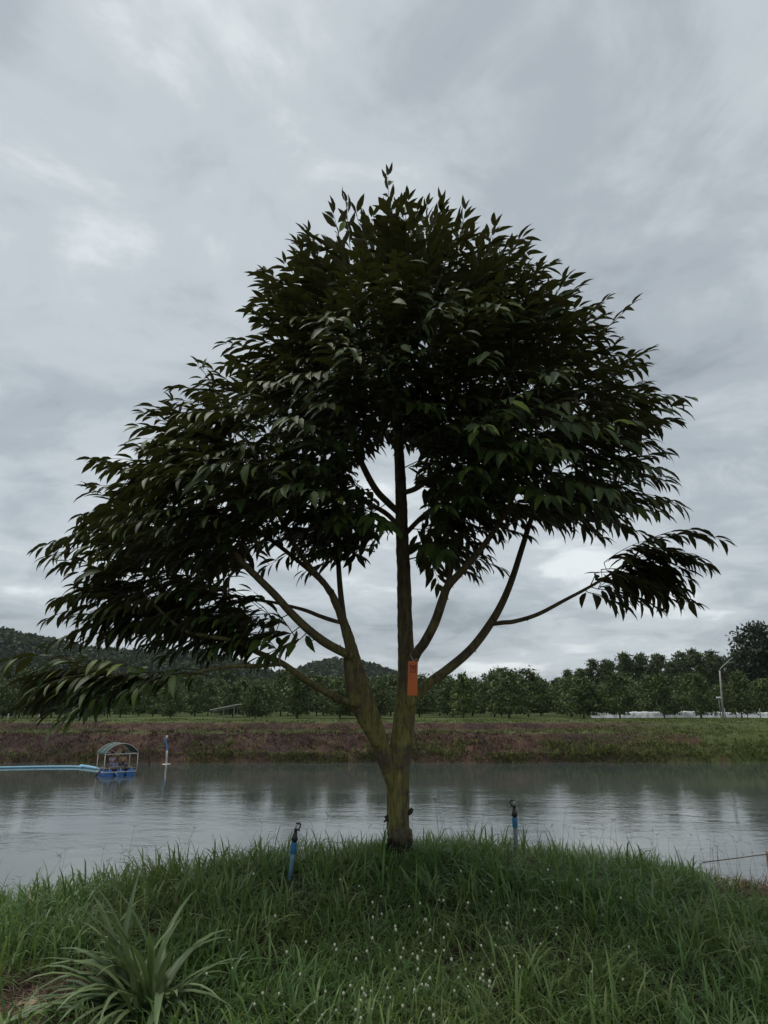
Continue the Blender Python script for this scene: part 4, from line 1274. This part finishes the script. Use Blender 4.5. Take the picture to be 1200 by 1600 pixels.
def raft():
    A = water_hit(161, 1213.5); B = water_hit(212.5, 1210.5)
    C = (A + B) / 2
    th = math.atan2(B[1] - A[1], B[0] - A[0]); Lx = float(np.linalg.norm(B - A))
    D = 1.45
    root = empty('raft_boat', (C[0], C[1], 0), th)
    tag(root, 'small blue barrel raft boat with white pipe frame and arched canopy', 'boat')
    blue = simple('blue_drum', (0.03, 0.14, 0.44), (0.05, 0.18, 0.48), 3, .4)
    n = 3; rb = 0.30
    for i in range(n):
        x = -Lx / 2 + Lx * (i + .5) / n
        for yb in (0.0, 0.74):
            m_ = MB()
            prof = [(.10, 0), (.25, .008), (.285, .03), (.285, .045), (.30, .06), (.30, .20), (.31, .215), (.30, .23), (.30, .45), (.31, .465), (.30, .48), (.30, .62), (.285, .64), (.25, .67), (.1, .675)]
            V = []; S = 20
            for (r_, d_) in prof:
                for k in range(S):
                    a = 2 * math.pi * k / S
                    V.append((x + r_ * math.cos(a), yb + d_, .10 + r_ * math.sin(a)))
            F = [(j * S + k, (j + 1) * S + k, (j + 1) * S + (k + 1) % S, j * S + (k + 1) % S) for j in range(len(prof) - 1) for k in range(S)]
            F += [tuple(range(S)), tuple(reversed(range((len(prof) - 1) * S, len(prof) * S)))]
            m_.add(V, F); dr = m_.build('barrel', blue, root, True)
            m_ = MB(); m_.lathe([(.03, -.01), (.03, .012), (.02, .018)], 10); 
            m_.v = [(x + vx + .14, yb - vz - .002, .22 + vy) for (vx, vy, vz) in m_.v]
            m_.build('bung', blue, dr, True)
    hx = Lx / 2; z0, z1 = .22, 1.28; pr = .026
    y0_, y1_ = -.05, D
    def pipe(name, pts, r_=pr, mat=white_pvc): 
        m_ = MB(); m_.tube(pts, r_, 8); return m_.build(name, mat, root, True)
    for y_ in (y0_, y1_):
        pipe('lower_rail', [(-hx, y_, z0), (hx, y_, z0)]); pipe('upper_rail', [(-hx, y_, z1), (hx, y_, z1)])
        for x in (-hx, hx): pipe('post', [(x, y_, -.05 if x < 0 and y_ > 1 else z0), (x, y_, z1)])
        for i in range(n): pipe('strut', [(-hx + Lx * (i + .5) / n, y_ + (.0), z0), (-hx + Lx * (i + .5) / n, y_, z0 + .26)], .016)
    for x in (-hx, hx):
        pipe('side_rail', [(x, y0_, z0), (x, y1_, z0)]); pipe('side_rail', [(x, y0_, z1), (x, y1_, z1)])
    deckm = simple('grey_deck_board', (0.22, 0.17, 0.12), (0.14, 0.11, 0.08), 10, .85)
    for k in range(9):
        m_ = MB(); m_.box((0, .08 + k * .155, .425), (Lx * .96, .14, .025)); m_.build('deck_board', deckm, root)
    m_ = MB(); m_.box((0, .72, .60), (Lx * .7, .34, .05)); seat = m_.build('bench', deckm, root, False, .01)
    for x in (-.6, .6):
        m_ = MB(); m_.box((x, .72, .505), (.06, .3, .135)); m_.build('bench_leg', deckm, root)
    # arched canopy sheet and hoops
    cl = leaf_mat('shade_cloth', [(0, (0.06, 0.11, 0.10)), (1, (0.08, 0.14, 0.125))], None, .8, .25, (0.08, .16, .14), .2)
    nx_, ny_ = 24, 6
    X = np.linspace(-hx - .06, hx + .06, nx_); Yv = np.linspace(y0_ - .02, y1_ + .12, ny_)
    V = []
    for x in X:
        q = (x / (hx + .06))
        for y in Yv:
            V.append((x, y, z1 + .60 * max(0, 1 - abs(q) ** 2.3) + .03 * math.sin(x * 7) * math.sin(y * 3)))
    i = np.arange(nx_ * ny_).reshape(nx_, ny_)
    F = np.stack([i[:-1, :-1], i[1:, :-1], i[1:, 1:], i[:-1, 1:]], -1).reshape(-1, 4)
    can = obj('canopy', mesh_np('canopy', np.array(V), [F]), cl, root)
    md = can.modifiers.new('t', 'SOLIDIFY'); md.thickness = .008
    for y in (y0_ - .02, (y0_ + y1_) / 2, y1_ + .12):
        P = [(x, y, z1 + .60 * max(0, 1 - abs(x / (hx + .06)) ** 2.3) + .012) for x in X]
        m_ = MB(); m_.tube(P, .014, 6); m_.build('hoop', white_pvc, root, True)
    # outboard stern gear at the bow end
    m_ = MB(); m_.tube([(-hx - .05, .5, .3), (-hx - .25, .5, .12), (-hx - .35, .5, -.1)], [.05, .07, .04], 8); m_.build('motor', black_plastic, root, True)
    m_ = MB(); m_.tube([(-hx + .62, -.1, .24), (-hx + .86, -.16, .02)], .022, 6); m_.build('paddle', white_pvc, root, True)
    M = Matrix.Translation(Vector((C[0], C[1], 0))) @ Matrix.Rotation(th, 4, 'Z')
    a = M @ Vector((-hx * .36, .60, .625)); person(tuple(a), th + math.pi + .25, (0.62, 0.46, 0.58), (0.30, 0.34, 0.50), 'person with dark hair in a lilac top seated in the raft boat')
    a = M @ Vector((hx * .28, .60, .625)); person(tuple(a), th + math.pi - .2, (0.55, 0.36, 0.22), (0.12, 0.12, 0.16), 'person with dark hair in a tan top seated in the raft boat')
raft()

# ------------------------------------------------------------------ things at the far water's edge
def tube_thing(name, pts, rad, mat, label, cat, sides=8):
    base = np.array(pts[0])
    P, rr = smooth_path([np.array(p) - base for p in pts], rad if hasattr(rad, '__len__') else [rad] * len(pts), 4)
    m_ = MB(); m_.tube(P, rr, sides)
    o = m_.build(name, mat, None, True); o.location = tuple(base)
    return tag(o, label, cat)
lightblue = simple('light_blue_pipe', (0.22, 0.45, 0.60), (0.16, 0.36, 0.50), 2, .45)
P = [water_hit(x, y, .05) for x, y in ((-60, 1200), (0, 1199.5), (60, 1198.3), (110, 1198), (129, 1198.6))]
tube_thing('floating_pipe', P, .075, lightblue, 'long light blue pipe floating on the water beside the raft', 'pipe')
P = [water_hit(x, y, .06) for x, y in ((126, 1197.4), (140, 1199), (158, 1202))]
tube_thing('floating_pipe', P, [.13, .12, .09], lightblue, 'thicker short light blue pipe joining the raft boat', 'pipe')
def standing_pipe():
    b0 = water_hit(260, 1194); Y = b0[1]
    root = empty('standing_pipe', tuple(b0))
    tag(root, 'bent blue and white pipe standing in the water at the far bank', 'pipe')
    q = lambda x, y: at(x, y, Y) - b0
    m_ = MB(); m_.tube([q(260, 1196), q(260.5, 1180), q(261.5, 1171)], .065, 8); m_.build('lower_pipe', white_pvc, root, True)
    P, rr = smooth_path([q(261.5, 1172), q(261, 1166), q(258.5, 1158), q(259.5, 1154)], [.075] * 4, 4)
    m_ = MB(); m_.tube(P, rr, 8); m_.build('upper_pipe', simple('blue_pipe', (0.06, 0.22, 0.48), None, 4, .45), root, True)
    m_ = MB(); m_.tube([q(259.5, 1154.5), q(261.5, 1149.5)], .07, 8); m_.build('end_cap', white_pvc, root, True)
    m_ = MB(); m_.lathe([(.28, -.02), (.32, .0), (.28, .018), (.08, .022)], 16); m_.build('float_collar', white_pvc, root, True)
standing_pipe()
darkstick = simple('dark_wet_wood', (0.05, 0.035, 0.025), (0.03, 0.02, 0.016), 8, .9)
b0 = water_hit(233.5, 1197)
tube_thing('wooden_stake', [b0 + np.array([0, 0, -.4]), at(233, 1190, b0[1]), at(231.5, 1163, b0[1])], [.06, .05, .035], darkstick, 'dark wooden stake rising from the water beside the raft boat', 'stake')
tube_thing('bamboo_pole', [at(213, 1180, 57.0), at(217, 1164, 57.1), at(222, 1148, 57.2)], [.04, .035, .025], simple('dry_bamboo', (0.22, 0.17, 0.10), None, 6, .7), 'thin leaning bamboo pole on the far bank behind the raft', 'pole')

def lamp_post():
    g = at(1129.5, 1119, 72); zb = gz(g[0], g[1])
    root = empty('lamp_post', (g[0], g[1], zb))
    tag(root, 'tall grey street lamp post with a slanting arm before the orchard', 'lamp post')
    conc = simple('lamp_concrete', (0.34, 0.33, 0.29), (0.26, 0.25, 0.22), 3, .8)
    q = lambda x, y: Vector(at(x, y, 72)) - root.location
    m_ = MB(); m_.tube([(0, 0, -.3), q(1127, 1080), q(1124.5, 1048)], [.10, .085, .07], 10); m_.build('post', conc, root, True)
    a = q(1124.5, 1048)
    m_ = MB(); m_.tube([a, a + Vector((.14, 0, .25)), q(1140, 1031.5)], .045, 8); m_.build('arm', conc, root, True)
    e_ = q(1140, 1031.5)
    m_ = MB(); m_.box(e_ + Vector((.16, 0, .10)), (.5, .2, .09), (0, R(-28), 0)); m_.build('lamp_head', simple('lamp_housing', (0.12, 0.13, 0.12), None, 6, .5), root, False, .02)
    # shorter double-headed post close by
    g = at(1127, 1119, 71.5); zb = gz(g[0], g[1])
    root2 = empty('floodlight_post', (g[0], g[1], zb))
    tag(root2, 'short thin post carrying two small white floodlights by the street lamp', 'lamp post')
    t2 = Vector(at(1122.5, 1091, 71.5)) - root2.location
    m_ = MB(); m_.tube([(0, 0, -.2), t2], [.05, .04], 8); m_.build('post', simple('dull_steel', (0.16, 0.16, 0.15), None, 5, .6), root2, True)
    for sg in (-1, 1):
        m_ = MB(); m_.box(t2 + Vector((.12 * sg, -.05, .06)), (.2, .1, .16), (R(-20), 0, R(12 * sg))); m_.build('floodlight', white_pvc, root2, False, .01)
lamp_post()

def white_net():
    m_ = simple('white_netting', (0.70, 0.72, 0.74), (0.50, 0.52, 0.54), 1.2, .8)
    Y = 82.6
    xs = np.linspace(at(925, 1118, Y)[0], at(1330, 1118, Y)[0], 160)
    rg = np.random.default_rng(2)
    V = []
    hgt = 0.42 + 0.28 * vnoise(xs, 0 * xs, .35, 3) + .1 * rg.random(160)
    for k, x in enumerate(xs):
        y = Y + .5 * math.sin(x * .35); g = gz(x, y)
        for (dz, dy) in ((0, -.25), (.45, -.1), (.85, .0), (1.0, .12), (.7, .3)):
            V.append((x, y + dy + .05 * rg.normal(), g + .02 + dz * hgt[k]))
    i = np.arange(160 * 5).reshape(160, 5)
    F = np.stack([i[:-1, :-1], i[1:, :-1], i[1:, 1:], i[:-1, 1:]], -1).reshape(-1, 4)
    o = obj('netting', mesh_np('netting', np.array(V), [F]), m_)
    tag(o, 'long low heap of white netting on the ground under the orchard', 'netting')
white_net()

def stakes():
    m_ = simple('whitewashed_post', (0.5, 0.49, 0.45), (0.34, 0.33, 0.3), 5, .85)
    def post(px, Y, h_, lab, grp):
        p = at(px, 1125, Y); g = gz(p[0], p[1])
        mb = MB(); mb.tube([(0, 0, -.2), (0, 0, h_ * .5), (.02, 0, h_ - .03), (.02, 0, h_)], [.06, .058, .055, .03], 8)
        o = mb.build('fence_post', m_, None, True); o.location = (p[0], p[1], g)
        tag(o, lab, 'post', grp)
    for px in (12, 60, 105, 121, 137): post(px, 67.5, .62 + random.uniform(-.08, .1), 'short pale post standing on the far bank above the raft boat', 'short pale posts on the far bank')
    for px in (1095, 1134, 1151, 1169, 1189): post(px, 82.2, 1.0, 'thin white stake standing in the white netting', 'white stakes in the netting')
stakes()

def shelter():
    Y = 72.0
    c = at(349, 1124, Y); g = gz(c[0], c[1])
    root = empty('shelter', (c[0], c[1], g))
    tag(root, 'small open shelter with a thin sloping roof before the orchard', 'shelter')
    steel = simple('shelter_steel', (0.30, 0.29, 0.26), (0.2, 0.19, 0.17), 4, .7)
    zr, zl = 1.38, .98
    for x in (-1.0, 0.0, 1.0):
        for y in (0, 1.6):
            h_ = np.interp(x, [-1.0, 1.0], [zl, zr])
            mb = MB(); mb.tube([(x, y, -.2), (x, y, h_)], .035, 8); mb.build('post', steel, root, True)
    a = math.atan2(zr - zl, 2.0)
    rf = MB(); rf.box((0, .8, (zr + zl) / 2 + .05), (2.7, 2.1, .07), (0, -a, 0)); rfo = rf.build('roof', simple('roof_sheet', (0.58, 0.57, 0.53), (0.44, 0.43, 0.40), 3, .6), root)
    for y in (0, 1.6):
        mb = MB(); mb.tube([(-1.2, y, zl - .18), (1.0, y, zr - .16)], .025, 6); mb.build('beam', steel, root, True)
shelter()

# ------------------------------------------------------------------ damp air
def haze():
    m = bpy.data.materials.new('damp_air'); m.use_nodes = True
    t = m.node_tree; t.nodes.clear()
    o_ = t.nodes.new('ShaderNodeOutputMaterial'); v_ = t.nodes.new('ShaderNodeVolumePrincipled')
    v_.inputs['Color'].default_value = (0.80, 0.88, 1.0, 1)
    v_.inputs['Density'].default_value = 0.00008
    v_.inputs['Anisotropy'].default_value = 0.2
    t.links.new(v_.outputs[0], o_.inputs['Volume'])
    mb = MB(); mb.box((0, 1450, 48), (5400, 3700, 101))
    o = mb.build('haze', m)
    tag(o, 'thin damp air that pales the far hills', 'haze', kind='stuff')
haze()
